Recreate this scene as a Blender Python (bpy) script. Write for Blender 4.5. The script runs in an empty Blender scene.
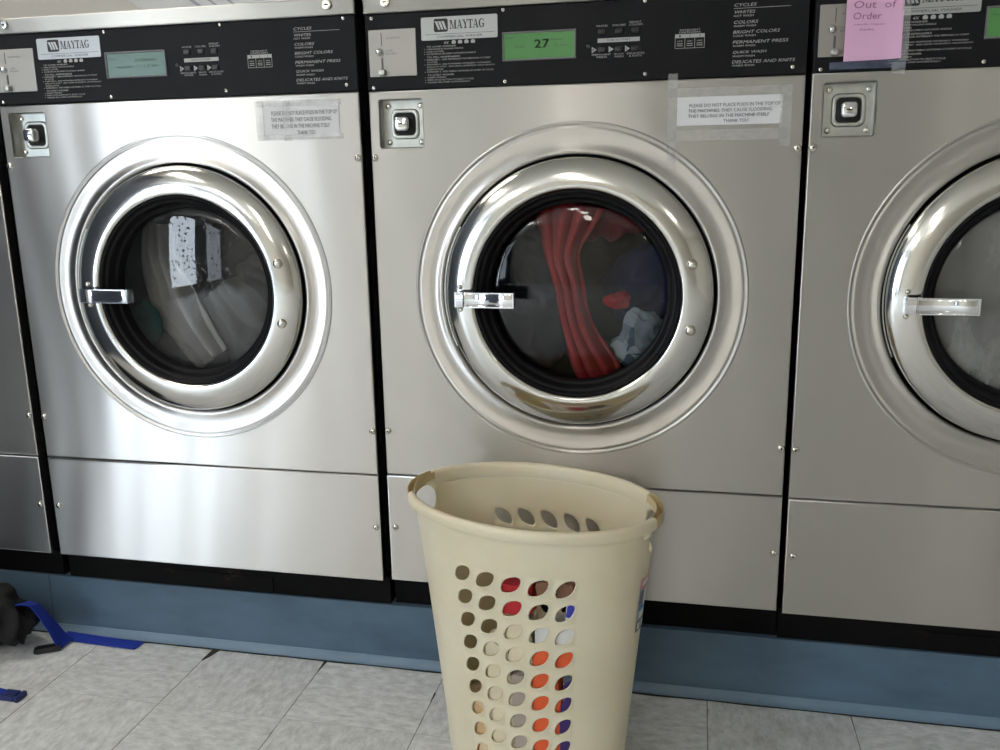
import bpy, bmesh, math, random
from mathutils import Vector, Matrix, noise, Euler
random.seed(7)
PI = math.pi
scene = bpy.context.scene
col = scene.collection

# ------------------------------------------------------------------ measured layout (metres)
CAM = (0.4448, -1.8388, 1.1624); YAW = 0.2171; PITCH = -0.2227; ROLL = -0.0184; FPX = 888.8
XL = -0.2314; W = 0.871; GAP = 0.0206
ZS, ZB, ZC, ZP, ZL = 0.4937, 0.232, 1.3343, 1.4857, 1.5192      # panel split, bottom, console bottom/top, lid top
OCX, OCZ, RO = 0.4365, 0.9135, 0.3487                            # door centre (machine frame), embossed ring radius
CURB_Y, CURB_Z = 0.015, 0.1583
TILE = 0.3048; TILE_X = -1.0228; TILE_Y = -0.2400
WIN_E = (72, 20); WALL_Y = 1.05; CEIL = 2.75; XA, XB, YF = -4.3, 4.6, -9.5

# ------------------------------------------------------------------ node helpers
def new_mat(name):
    m = bpy.data.materials.new(name); m.use_nodes = True
    nt = m.node_tree; b = nt.nodes['Principled BSDF']
    return m, nt, b
def inp(b, name, v):
    b.inputs[name].default_value = v
def simple(name, rgb, rough=0.5, metal=0.0, bump=0.0, bscale=80, var=0.0, vscale=12, spec=None, sheen=0):
    m, nt, b = new_mat(name)
    inp(b, 'Base Color', (*rgb, 1)); inp(b, 'Roughness', rough); inp(b, 'Metallic', metal)
    if spec is not None: inp(b, 'Specular IOR Level', spec)
    if sheen: inp(b, 'Sheen Weight', sheen)
    if bump or var:
        tc = nt.nodes.new('ShaderNodeTexCoord')
        n = nt.nodes.new('ShaderNodeTexNoise'); n.inputs['Scale'].default_value = vscale; n.inputs['Detail'].default_value = 5
        nt.links.new(tc.outputs['Object'], n.inputs['Vector'])
        if var:
            mx = nt.nodes.new('ShaderNodeMix'); mx.data_type = 'RGBA'
            mx.inputs[6].default_value = (*[c*(1-var) for c in rgb], 1); mx.inputs[7].default_value = (*[min(1, c*(1+var)) for c in rgb], 1)
            nt.links.new(n.outputs['Fac'], mx.inputs[0]); nt.links.new(mx.outputs[2], b.inputs['Base Color'])
        if bump:
            n2 = nt.nodes.new('ShaderNodeTexNoise'); n2.inputs['Scale'].default_value = bscale; n2.inputs['Detail'].default_value = 4
            nt.links.new(tc.outputs['Object'], n2.inputs['Vector'])
            bp = nt.nodes.new('ShaderNodeBump'); bp.inputs['Strength'].default_value = bump; bp.inputs['Distance'].default_value = 0.002
            nt.links.new(n2.outputs['Fac'], bp.inputs['Height']); nt.links.new(bp.outputs['Normal'], b.inputs['Normal'])
    return m
def noise_node(nt, vec, scale, detail=4, rough=0.5, mapping=None):
    if mapping:
        mp = nt.nodes.new('ShaderNodeMapping'); mp.inputs['Scale'].default_value = mapping
        nt.links.new(vec, mp.inputs['Vector']); vec = mp.outputs['Vector']
    n = nt.nodes.new('ShaderNodeTexNoise'); n.inputs['Scale'].default_value = scale
    n.inputs['Detail'].default_value = detail; n.inputs['Roughness'].default_value = rough
    nt.links.new(vec, n.inputs['Vector']); return n.outputs['Fac']
def math_node(nt, op, a, b=None, c=None, clamp=False):
    n = nt.nodes.new('ShaderNodeMath'); n.operation = op; n.use_clamp = clamp
    for i, v in enumerate((a, b, c)):
        if v is None: continue
        if isinstance(v, (int, float)): n.inputs[i].default_value = v
        else: nt.links.new(v, n.inputs[i])
    return n.outputs[0]
def mix_rgb(nt, f, a, b):
    n = nt.nodes.new('ShaderNodeMix'); n.data_type = 'RGBA'
    for i, v in ((0, f), (6, a), (7, b)):
        if isinstance(v, (int, float)): n.inputs[i].default_value = v
        elif isinstance(v, tuple): n.inputs[i].default_value = (*v, 1)
        else: nt.links.new(v, n.inputs[i])
    return n.outputs[2]
def map_range(nt, v, a, b, c, d):
    n = nt.nodes.new('ShaderNodeMapRange'); nt.links.new(v, n.inputs[0])
    for i, x in enumerate((a, b, c, d)): n.inputs[i+1].default_value = x
    return n.outputs[0]

def steel(name, rgb, r0, r1, aniso, wave, scratch):
    m, nt, b = new_mat(name)
    tc = nt.nodes.new('ShaderNodeTexCoord'); ob = tc.outputs['Object']
    info = nt.nodes.new('ShaderNodeObjectInfo')
    add = nt.nodes.new('ShaderNodeVectorMath'); add.operation = 'ADD'
    nt.links.new(ob, add.inputs[0]); nt.links.new(info.outputs['Location'], add.inputs[1]); v = add.outputs[0]
    n1 = noise_node(nt, v, 2.2, 1, 0.5)
    grain = noise_node(nt, v, 1, 2, 0.5, (6, 200, 900))
    inp(b, 'Metallic', 1)
    smear = noise_node(nt, v, 5, 5, 0.65, (2.2, 1, 0.6))
    c = mix_rgb(nt, map_range(nt, smear, 0.1, 0.9, 0, 1), tuple(x*0.975 for x in rgb), rgb)
    nt.links.new(c, b.inputs['Base Color'])
    nt.links.new(map_range(nt, n1, 0.0, 1.0, r0, r1), b.inputs['Roughness'])
    if aniso:
        inp(b, 'Anisotropic', aniso)
        tg = nt.nodes.new('ShaderNodeTangent'); tg.direction_type = 'UV_MAP'; tg.uv_map = 'UVMap'
        nt.links.new(tg.outputs[0], b.inputs['Tangent'])
    sx = nt.nodes.new('ShaderNodeSeparateXYZ'); nt.links.new(v, sx.inputs[0]); X, Z = sx.outputs[0], sx.outputs[2]
    sn = lambda t: math_node(nt, 'SINE', t)
    w1 = sn(math_node(nt, 'MULTIPLY_ADD', X, 13.0, math_node(nt, 'MULTIPLY', sn(math_node(nt, 'MULTIPLY', Z, 3.1)), 1.2)))
    w2 = sn(math_node(nt, 'MULTIPLY_ADD', X, 37.0, math_node(nt, 'MULTIPLY', sn(math_node(nt, 'MULTIPLY_ADD', Z, 5.3, 1.0)), 1.6)))
    w3 = sn(math_node(nt, 'MULTIPLY_ADD', X, 71.0, math_node(nt, 'MULTIPLY', sn(math_node(nt, 'MULTIPLY_ADD', Z, 4.1, 2.0)), 2.2)))
    wv = math_node(nt, 'MULTIPLY_ADD', w1, 0.30, math_node(nt, 'MULTIPLY_ADD', w2, 0.13, math_node(nt, 'MULTIPLY', w3, 0.035)))
    h = math_node(nt, 'MULTIPLY_ADD', wv, wave, math_node(nt, 'MULTIPLY', grain, scratch))
    bp = nt.nodes.new('ShaderNodeBump'); bp.inputs['Strength'].default_value = 1; bp.inputs['Distance'].default_value = 0.001
    nt.links.new(h, bp.inputs['Height']); nt.links.new(bp.outputs['Normal'], b.inputs['Normal'])
    return m

M = {}
M['steel'] = steel('brushed_steel', (0.60, 0.585, 0.56), 0.31, 0.37, 1.0, 1.7, 0.02)
M['ring'] = steel('door_ring_steel', (0.70, 0.69, 0.66), 0.10, 0.16, 0.0, 1.0, 0.01)
M['lidsteel'] = steel('lid_steel', (0.44, 0.43, 0.40), 0.38, 0.46, 0.9, 1.2, 0.02)
M['chrome'] = simple('chrome', (0.82, 0.83, 0.85), 0.07, 1)
M['screw'] = simple('screw_metal', (0.75, 0.72, 0.66), 0.22, 1)
M['galv'] = simple('galvanised_plate', (0.50, 0.51, 0.48), 0.38, 1, var=0.3, vscale=40)
M['coin'] = simple('coin_plate', (0.36, 0.34, 0.31), 0.42, 0.55)
M['badge'] = simple('badge_silver', (0.42, 0.43, 0.43), 0.35, 0.4)
M['console'] = simple('console_black', (0.013, 0.013, 0.015), 0.42, 0, var=0.35, vscale=6, spec=0.10)
M['rubber'] = simple('rubber_black', (0.009, 0.009, 0.010), 0.42, 0, spec=0.12)
M['plastic'] = simple('button_black', (0.02, 0.02, 0.022), 0.3)
M['dark'] = simple('dark_gap', (0.006, 0.006, 0.006), 0.7)
M['cabinet'] = simple('cabinet_side', (0.02, 0.02, 0.022), 0.6)
M['print'] = simple('white_print', (0.45, 0.45, 0.44), 0.6)
M['ink'] = simple('black_ink', (0.02, 0.02, 0.02), 0.6)
M['greyink'] = simple('grey_ink', (0.10, 0.10, 0.11), 0.6)
M['bezel'] = simple('display_bezel', (0.16, 0.16, 0.16), 0.5)
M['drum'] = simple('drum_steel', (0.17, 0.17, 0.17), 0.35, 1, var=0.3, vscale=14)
M['lcdink'] = simple('lcd_ink', (0.01, 0.05, 0.01), 0.6)
M['wall'] = simple('wall_paint', (0.52, 0.48, 0.41), 0.7, var=0.05, vscale=1.5)
M['ceil'] = simple('ceiling_paint', (0.74, 0.71, 0.64), 0.85)
M['darkwall'] = simple('left_wall_paint', (0.045, 0.06, 0.09), 0.6)
M['blackframe'] = simple('base_black', (0.010, 0.010, 0.010), 0.5)
M['paper'] = simple('paper_white', (0.78, 0.78, 0.80), 0.6, bump=0.15, bscale=30)
M['pink'] = simple('paper_pink', (0.87, 0.52, 0.76), 0.65, bump=0.3, bscale=25)
M['pencil'] = simple('pencil', (0.40, 0.17, 0.34), 0.7)

def tape_mat(name, fac, tint):
    m, nt, b = new_mat(name)
    inp(b, 'Base Color', (*tint, 1)); inp(b, 'Roughness', 0.22)
    tc = nt.nodes.new('ShaderNodeTexCoord')
    n = noise_node(nt, tc.outputs['Object'], 30, 4, 0.6)
    nt.links.new(map_range(nt, n, 0.35, 0.72, fac*0.55, min(1, fac*1.5)), b.inputs['Alpha'])
    return m
M['tape'] = tape_mat('clear_tape', 0.16, (0.85, 0.84, 0.82))
M['bluetape'] = tape_mat('blue_tape', 0.30, (0.20, 0.24, 0.36))

def lcd_mat(name, rgb, e):
    m, nt, b = new_mat(name)
    inp(b, 'Base Color', (*rgb, 1)); inp(b, 'Roughness', 0.25)
    inp(b, 'Emission Color', (*rgb, 1)); inp(b, 'Emission Strength', e); return m
M['lcd'] = lcd_mat('lcd_green', (0.055, 0.19, 0.05), 0.16)
M['lcd_dim'] = lcd_mat('lcd_grey_green', (0.045, 0.12, 0.08), 0.08)

def glass_mat(name, tint, wet=0.0, haze=0.0):
    m = bpy.data.materials.new(name); m.use_nodes = True; nt = m.node_tree
    for n in list(nt.nodes): nt.nodes.remove(n)
    out = nt.nodes.new('ShaderNodeOutputMaterial')
    tr = nt.nodes.new('ShaderNodeBsdfTransparent'); tr.inputs[0].default_value = (*tint, 1)
    gl = nt.nodes.new('ShaderNodeBsdfGlossy'); gl.inputs['Roughness'].default_value = 0.02; gl.inputs[0].default_value = (1, 1, 1, 1)
    fr = nt.nodes.new('ShaderNodeFresnel'); fr.inputs[0].default_value = 1.5
    tc = nt.nodes.new('ShaderNodeTexCoord')
    if wet:
        vo = nt.nodes.new('ShaderNodeTexVoronoi'); vo.inputs['Scale'].default_value = 1
        mp = nt.nodes.new('ShaderNodeMapping'); mp.inputs['Scale'].default_value = (130, 130, 95)
        nt.links.new(tc.outputs['Object'], mp.inputs[0]); nt.links.new(mp.outputs[0], vo.inputs['Vector'])
        h = map_range(nt, vo.outputs['Distance'], 0.05, 0.32, 1, 0)
        nz = noise_node(nt, tc.outputs['Object'], 16, 3)
        h2 = math_node(nt, 'MULTIPLY', h, map_range(nt, nz, 0.45, 0.6, 0, 1))
        bp = nt.nodes.new('ShaderNodeBump'); bp.inputs['Strength'].default_value = wet; bp.inputs['Distance'].default_value = 0.0015
        nt.links.new(h2, bp.inputs['Height'])
        nt.links.new(bp.outputs[0], gl.inputs['Normal']); nt.links.new(bp.outputs[0], fr.inputs['Normal'])
    mx = nt.nodes.new('ShaderNodeMixShader')
    nt.links.new(fr.outputs[0], mx.inputs[0]); nt.links.new(tr.outputs[0], mx.inputs[1]); nt.links.new(gl.outputs[0], mx.inputs[2])
    last = mx.outputs[0]
    if haze:
        df = nt.nodes.new('ShaderNodeBsdfDiffuse'); df.inputs[0].default_value = (0.75, 0.75, 0.72, 1)
        nz = noise_node(nt, tc.outputs['Object'], 7, 5, 0.7, (1, 1, 0.5))
        mh = nt.nodes.new('ShaderNodeMixShader')
        hz = map_range(nt, nz, 0.4, 0.75, haze*0.3, haze)
        if wet: hz = math_node(nt, 'MAXIMUM', hz, math_node(nt, 'MULTIPLY', h2, 0.30))
        nt.links.new(hz, mh.inputs[0])
        nt.links.new(last, mh.inputs[1]); nt.links.new(df.outputs[0], mh.inputs[2]); last = mh.outputs[0]
    nt.links.new(last, out.inputs[0]); return m
M['glass_wet'] = glass_mat('door_glass_wet', (0.85, 0.87, 0.87), wet=1.0, haze=0.035)
M['glass'] = glass_mat('door_glass', (0.80, 0.82, 0.84))
M['glass_hazy'] = glass_mat('door_glass_hazy', (0.80, 0.80, 0.78), haze=0.45)
M['pane'] = glass_mat('window_pane', (0.95, 0.97, 0.97))

# vinyl tiles: each tile has its own fleck direction
def floor_mat():
    m, nt, b = new_mat('vinyl_tiles')
    tc = nt.nodes.new('ShaderNodeTexCoord'); sp = nt.nodes.new('ShaderNodeSeparateXYZ')
    nt.links.new(tc.outputs['Object'], sp.inputs[0])
    nzv = noise_node(nt, tc.outputs['Object'], 9, 3)
    wob = map_range(nt, nzv, 0, 1, -0.0022, 0.0022)
    x = math_node(nt, 'DIVIDE', math_node(nt, 'ADD', math_node(nt, 'SUBTRACT', sp.outputs[0], TILE_X), wob), TILE)
    y = math_node(nt, 'DIVIDE', math_node(nt, 'ADD', math_node(nt, 'SUBTRACT', sp.outputs[1], TILE_Y), wob), TILE)
    fx = math_node(nt, 'FLOOR', x); fy = math_node(nt, 'FLOOR', y)
    par = math_node(nt, 'ABSOLUTE', math_node(nt, 'MODULO', math_node(nt, 'ADD', fx, fy), 2))
    def edge(t):
        f = math_node(nt, 'FRACT', t)
        return math_node(nt, 'MULTIPLY', math_node(nt, 'MINIMUM', f, math_node(nt, 'SUBTRACT', 1, f)), TILE)
    ex = edge(x); ey = edge(y)
    wn = nt.nodes.new('ShaderNodeTexWhiteNoise'); wn.noise_dimensions = '2D'
    cb = nt.nodes.new('ShaderNodeCombineXYZ'); nt.links.new(fx, cb.inputs[0]); nt.links.new(fy, cb.inputs[1]); nt.links.new(cb.outputs[0], wn.inputs['Vector'])
    a = noise_node(nt, tc.outputs['Object'], 1, 6, 0.68, (30, 62, 1)); c = noise_node(nt, tc.outputs['Object'], 1, 6, 0.68, (62, 30, 1))
    fl = nt.nodes.new('ShaderNodeMix'); nt.links.new(par, fl.inputs[0]); nt.links.new(a, fl.inputs[2]); nt.links.new(c, fl.inputs[3])
    base = mix_rgb(nt, map_range(nt, fl.outputs[0], 0.34, 0.62, 0, 1), (0.53, 0.545, 0.55), (0.80, 0.815, 0.82))
    dirt = noise_node(nt, tc.outputs['Object'], 4.5, 6, 0.7)
    base = mix_rgb(nt, map_range(nt, dirt, 0.52, 0.78, 0, 0.55), base, (0.26, 0.24, 0.20))
    base = mix_rgb(nt, math_node(nt, 'MULTIPLY', wn.outputs['Value'], 0.10), base, (0.25, 0.25, 0.25))
    spots = noise_node(nt, tc.outputs['Object'], 60, 2)
    base = mix_rgb(nt, map_range(nt, spots, 0.74, 0.80, 0, 0.7), base, (0.08, 0.07, 0.06))
    # seams: x seams crisp and dark, y seams faint
    gap_n = map_range(nt, noise_node(nt, tc.outputs['Object'], 14, 3), 0.35, 0.7, 0.0007, 0.0016)
    sx = math_node(nt, 'LESS_THAN', ex, gap_n)
    sy = math_node(nt, 'MULTIPLY', math_node(nt, 'LESS_THAN', ey, 0.0009), 0.22)
    seam = math_node(nt, 'MAXIMUM', math_node(nt, 'MULTIPLY', sx, 0.8), sy)
    base = mix_rgb(nt, seam, base, (0.035, 0.03, 0.025))
    nt.links.new(base, b.inputs['Base Color'])
    nt.links.new(map_range(nt, dirt, 0.3, 0.7, 0.32, 0.52), b.inputs['Roughness'])
    inp(b, 'Specular IOR Level', 0.4)
    bp = nt.nodes.new('ShaderNodeBump'); bp.inputs['Strength'].default_value = 0.4; bp.inputs['Distance'].default_value = 0.0012
    hh = math_node(nt, 'SUBTRACT', math_node(nt, 'MULTIPLY', noise_node(nt, tc.outputs['Object'], 26, 4), 0.35), seam)
    nt.links.new(hh, bp.inputs['Height']); nt.links.new(bp.outputs[0], b.inputs['Normal'])
    return m
M['floor'] = floor_mat()
M['chip'] = simple('chipped_edge', (0.03, 0.024, 0.016), 0.8, bump=0.6, bscale=120)
def curb_mat(name, a, b2):
    m, nt, b = new_mat(name)
    tc = nt.nodes.new('ShaderNodeTexCoord')
    n = noise_node(nt, tc.outputs['Object'], 3.5, 4, 0.55, (1.2, 1, 3))
    n2 = noise_node(nt, tc.outputs['Object'], 30, 5, 0.7)
    c = mix_rgb(nt, map_range(nt, n, 0.35, 0.65, 0, 1), a, b2)
    c = mix_rgb(nt, map_range(nt, n2, 0.62, 0.8, 0, 0.3), c, (0.03, 0.04, 0.05))
    nt.links.new(c, b.inputs['Base Color']); inp(b, 'Roughness', 0.42); inp(b, 'Specular IOR Level', 0.4)
    bp = nt.nodes.new('ShaderNodeBump'); bp.inputs['Strength'].default_value = 0.25; bp.inputs['Distance'].default_value = 0.002
    nt.links.new(noise_node(nt, tc.outputs['Object'], 12, 4), bp.inputs['Height']); nt.links.new(bp.outputs[0], b.inputs['Normal'])
    return m
M['curb'] = curb_mat('blue_curb_paint', (0.072, 0.118, 0.175), (0.098, 0.160, 0.232))
M['cove'] = curb_mat('blue_cove_vinyl', (0.13, 0.20, 0.28), (0.16, 0.24, 0.33))
def dirty_black():
    m, nt, b = new_mat('grimy_black_steel')
    tc = nt.nodes.new('ShaderNodeTexCoord')
    n = noise_node(nt, tc.outputs['Object'], 9, 6, 0.75, (1, 1, 3))
    c = mix_rgb(nt, map_range(nt, n, 0.58, 0.78, 0, 1), (0.005, 0.005, 0.005), (0.05, 0.035, 0.022))
    nt.links.new(c, b.inputs['Base Color']); inp(b, 'Roughness', 0.6); inp(b, 'Specular IOR Level', 0.08); return m
M['grime'] = dirty_black()

def basket_mat():
    m, nt, b = new_mat('cream_plastic')
    tc = nt.nodes.new('ShaderNodeTexCoord')
    n = noise_node(nt, tc.outputs['Object'], 6, 5, 0.6)
    n2 = noise_node(nt, tc.outputs['Object'], 28, 5, 0.8, (1, 1, 2))
    c = mix_rgb(nt, map_range(nt, n, 0.3, 0.7, 0, 1), (0.74, 0.655, 0.47), (0.81, 0.73, 0.56))
    c = mix_rgb(nt, map_range(nt, n2, 0.66, 0.8, 0, 0.30), c, (0.40, 0.34, 0.24))
    nt.links.new(c, b.inputs['Base Color']); inp(b, 'Roughness', 0.36)
    inp(b, 'Subsurface Weight', 0.25); inp(b, 'Subsurface Scale', 0.01); b.inputs['Subsurface Radius'].default_value = (1, 0.7, 0.4)
    return m
M['basket'] = basket_mat()
M['basket_handle'] = simple('handle_channel_tan', (0.62, 0.49, 0.27), 0.4)

def cloth(name, rgb, rough=0.9, var=0.25, vscale=14):
    return simple(name, rgb, rough, 0, bump=0.5, bscale=300, var=var, vscale=vscale, sheen=0)
C = {k: cloth('cloth_'+k, v) for k, v in {
    'red': (0.45, 0.022, 0.03), 'orange': (0.80, 0.13, 0.04), 'cream': (0.75, 0.66, 0.48), 'white': (0.72, 0.72, 0.70),
    'purple': (0.06, 0.03, 0.16), 'taupe': (0.42, 0.35, 0.30), 'grey': (0.42, 0.40, 0.38), 'darkgrey': (0.055, 0.055, 0.06),
    'teal': (0.015, 0.16, 0.13), 'navy': (0.014, 0.022, 0.075), 'paleblue': (0.36, 0.46, 0.52), 'charcoal': (0.018, 0.022, 0.036), 'brown': (0.20, 0.10, 0.06), 'strap': (0.007, 0.032, 0.34), 'black': (0.004, 0.0045, 0.0045)}.items()}
def patterned(name, a, b2, c3, sc):
    m, nt, b = new_mat(name)
    tc = nt.nodes.new('ShaderNodeTexCoord')
    v = nt.nodes.new('ShaderNodeTexVoronoi'); v.inputs['Scale'].default_value = sc
    nt.links.new(tc.outputs['Object'], v.inputs['Vector'])
    sp = nt.nodes.new('ShaderNodeSeparateXYZ'); nt.links.new(v.outputs['Color'], sp.inputs[0])
    c = mix_rgb(nt, math_node(nt, 'GREATER_THAN', sp.outputs[0], 0.6), a, b2)
    c = mix_rgb(nt, math_node(nt, 'GREATER_THAN', sp.outputs[1], 0.8), c, c3)
    nt.links.new(c, b.inputs['Base Color']); inp(b, 'Roughness', 0.85); return m
C['floral'] = patterned('floral_tan_cloth', (0.62, 0.42, 0.22), (0.70, 0.55, 0.36), (0.55, 0.12, 0.05), 40)
C['blueprint'] = patterned('blue_printed_white_cloth', (0.74, 0.74, 0.76), (0.70, 0.72, 0.76), (0.05, 0.06, 0.45), 45)
C['denim'] = patterned('pale_blue_print_cloth', (0.30, 0.38, 0.44), (0.50, 0.58, 0.62), (0.10, 0.17, 0.24), 22)

# ------------------------------------------------------------------ mesh helpers
class MB:
    def __init__(s): s.v = []; s.f = []; s.mi = []; s.k = 0
    def add(s, vs, fs, mi=None):
        o = len(s.v); s.v += [tuple(p) for p in vs]; s.f += [tuple(i+o for i in f) for f in fs]
        s.mi += [s.k if mi is None else mi]*len(fs)
    def box(s, x0, x1, y0, y1, z0, z1):
        s.add([(x, y, z) for x in (x0, x1) for y in (y0, y1) for z in (z0, z1)],
              [(0, 1, 3, 2), (4, 6, 7, 5), (0, 4, 5, 1), (2, 3, 7, 6), (0, 2, 6, 4), (1, 5, 7, 3)])
    def rbox(s, x0, x1, y0, y1, z0, z1, b):     # box whose front (y0) edges are rounded
        def ring(i, y): return [(x0+i, y, z0+i), (x1-i, y, z0+i), (x1-i, y, z1-i), (x0+i, y, z1-i)]
        L = [ring(0, y1), ring(0, y0+b), ring(b*0.3, y0+b*0.3), ring(b, y0)]
        vs = sum(L, []); fs = [(3, 2, 1, 0)]
        for k in range(3):
            for j in range(4):
                a = k*4+j; c = k*4+(j+1) % 4; fs.append((a, c, c+4, a+4))
        fs.append((12, 13, 14, 15)); s.add(vs, fs)
    def lathe(s, prof, cx, cz, n=96, cap0=False, cap1=False):   # prof: (r, y) around a y-axis through (cx, cz)
        vs = []; fs = []
        for r, y in prof:
            for j in range(n):
                a = 2*PI*j/n; vs.append((cx+r*math.cos(a), y, cz+r*math.sin(a)))
        for k in range(len(prof)-1):
            for j in range(n):
                a = k*n+j; c = k*n+(j+1) % n; fs.append((a, a+n, c+n, c))
        if cap0: fs.append(tuple(range(n)))
        if cap1: fs.append(tuple(reversed(range((len(prof)-1)*n, len(prof)*n))))
        s.add(vs, fs)
    def dome(s, cx, y, cz, r, h, n=20):         # small domed head facing -y
        s.lathe([(r, y+0.001), (r, y), (r*0.92, y-h*0.45), (r*0.7, y-h*0.82), (r*0.35, y-h*0.97), (r*0.02, y-h)], cx, cz, n, cap1=True)
    def build(s, name, mats, parent=None, smooth=False, merge=0.0, uv=False, sharp=None, flat=False):
        me = bpy.data.meshes.new(name); me.from_pydata(s.v, [], s.f); me.update()
        if not isinstance(mats, (list, tuple)): mats = [mats]
        for m in mats: me.materials.append(m)
        me.polygons.foreach_set('material_index', s.mi)
        bm = bmesh.new(); bm.from_mesh(me)
        if merge: bmesh.ops.remove_doubles(bm, verts=bm.verts, dist=merge)
        bmesh.ops.recalc_face_normals(bm, faces=bm.faces)
        if uv:
            l = bm.loops.layers.uv.new('UVMap')
            for f in bm.faces:
                for lp in f.loops: lp[l].uv = (lp.vert.co.z, lp.vert.co.x) if uv is True else uv(lp.vert.co)
        bm.to_mesh(me); bm.free()
        if smooth:
            me.polygons.foreach_set('use_smooth', [True]*len(me.polygons))
            me.set_sharp_from_angle(angle=math.radians(sharp or 38))
            if flat:        # large plane faces keep their true normal
                for p in me.polygons:
                    if abs(p.normal.y) > 0.9999: p.use_smooth = False
        o = bpy.data.objects.new(name, me); col.objects.link(o)
        if parent: o.parent = parent
        return o
def empty(name, loc=(0, 0, 0), rz=0):
    o = bpy.data.objects.new(name, None); o.empty_display_size = 0.1; col.objects.link(o)
    o.location = loc; o.rotation_euler = (0, 0, rz); return o
def tag(o, label=None, cat=None, group=None, kind=None):
    for k, v in (('label', label), ('category', cat), ('group', group), ('kind', kind)):
        if v: o[k] = v
    return o
def kids(o): return [c for c in bpy.data.objects if c.parent == o]
def copy_tree(o, parent=None):
    c = o.copy(); col.objects.link(c); c.parent = parent
    for ch in kids(o): copy_tree(ch, c)
    return c

_tcache = {}
def text_mesh(mb, txt, x0, z0, w, h, y, italic=0.0, align='L', ty=None):
    """lay text in the x-z plane facing -y, scaled into a box w wide (None: natural) and h high"""
    if txt not in _tcache:
        cu = bpy.data.curves.new('t', 'FONT'); cu.body = txt; cu.size = 1; cu.resolution_u = 2
        ob = bpy.data.objects.new('t', cu); col.objects.link(ob)
        dg = bpy.context.evaluated_depsgraph_get(); me = bpy.data.meshes.new_from_object(ob.evaluated_get(dg))
        _tcache[txt] = ([v.co.copy() for v in me.vertices], [tuple(p.vertices) for p in me.polygons])
        bpy.data.objects.remove(ob); bpy.data.curves.remove(cu); bpy.data.meshes.remove(me)
    vs, fs = _tcache[txt]
    if not vs: return
    xa = min(v.x for v in vs); xb = max(v.x for v in vs); ya = min(v.y for v in vs); yb = max(v.y for v in vs)
    sy = h/(yb-ya); sx = (w/(xb-xa)) if w else sy*1.15
    W_ = (xb-xa)*sx
    ox = x0 - (W_/2 if align == 'C' else 0)
    yf = y if callable(y) else (lambda x, z: y)
    out = []
    for v in vs:
        zz = (v.y-ya)*sy; xx = ox+(v.x-xa)*sx+zz*italic; out.append((xx, yf(xx, z0+zz), z0+zz))
    mb.add(out, fs)
def quad(mb, pts, y=0.0):       # flat polygon in x-z
    mb.add([(p[0], y, p[1]) for p in pts], [tuple(range(len(pts)))])
def rrect(x0, x1, z0, z1, r, n=5):
    out = []
    for cx, cz, a0 in ((x1-r, z1-r, 0), (x0+r, z1-r, 90), (x0+r, z0+r, 180), (x1-r, z0+r, 270)):
        for i in range(n+1):
            a = math.radians(a0+90*i/n); out.append((cx+r*math.cos(a), cz+r*math.sin(a)))
    return out
def prism(mb, pts, y0, y1, bev=0.0):    # outline in x-z, front at y0 (toward camera)
    n = len(pts); cx = sum(p[0] for p in pts)/n; cz = sum(p[1] for p in pts)/n
    def ins(p, b):
        dx, dz = p[0]-cx, p[1]-cz; L = math.hypot(dx, dz); return (p[0]-dx/L*b, p[1]-dz/L*b)
    rings = [[(p[0], y1, p[1]) for p in pts], [(p[0], y0+bev, p[1]) for p in pts]]
    if bev: rings += [[(q[0], y0+bev*0.3, q[1]) for q in (ins(p, bev*0.3) for p in pts)], [(q[0], y0, q[1]) for q in (ins(p, bev) for p in pts)]]
    vs = sum(rings, []); fs = []
    for k in range(len(rings)-1):
        for j in range(n): a = k*n+j; c = k*n+(j+1) % n; fs.append((a, c, c+n, a+n))
    fs.append(tuple(range((len(rings)-1)*n, len(rings)*n))); fs.append(tuple(reversed(range(n)))); mb.add(vs, fs)

def holed_plate(mb, outer, holes, y):
    """flat face between outline and holes, x-z plane at y"""
    bm = bmesh.new(); es = []
    for lp in [outer]+holes:
        vs = [bm.verts.new((p[0], y, p[1])) for p in lp]
        es += [bm.edges.new((vs[i], vs[(i+1) % len(vs)])) for i in range(len(vs))]
    bmesh.ops.triangle_fill(bm, edges=es, use_beauty=True)
    bm.verts.index_update()
    mb.add([v.co.copy() for v in bm.verts], [tuple(v.index for v in f.verts) for f in bm.faces]); bm.free()
def loops(mb, rings):
    n = len(rings[0]); vs = sum(rings, []); fs = []
    for k in range(len(rings)-1):
        for j in range(n): a = k*n+j; c = k*n+(j+1) % n; fs.append((a, c, c+n, a+n))
    mb.add(vs, fs)

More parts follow.
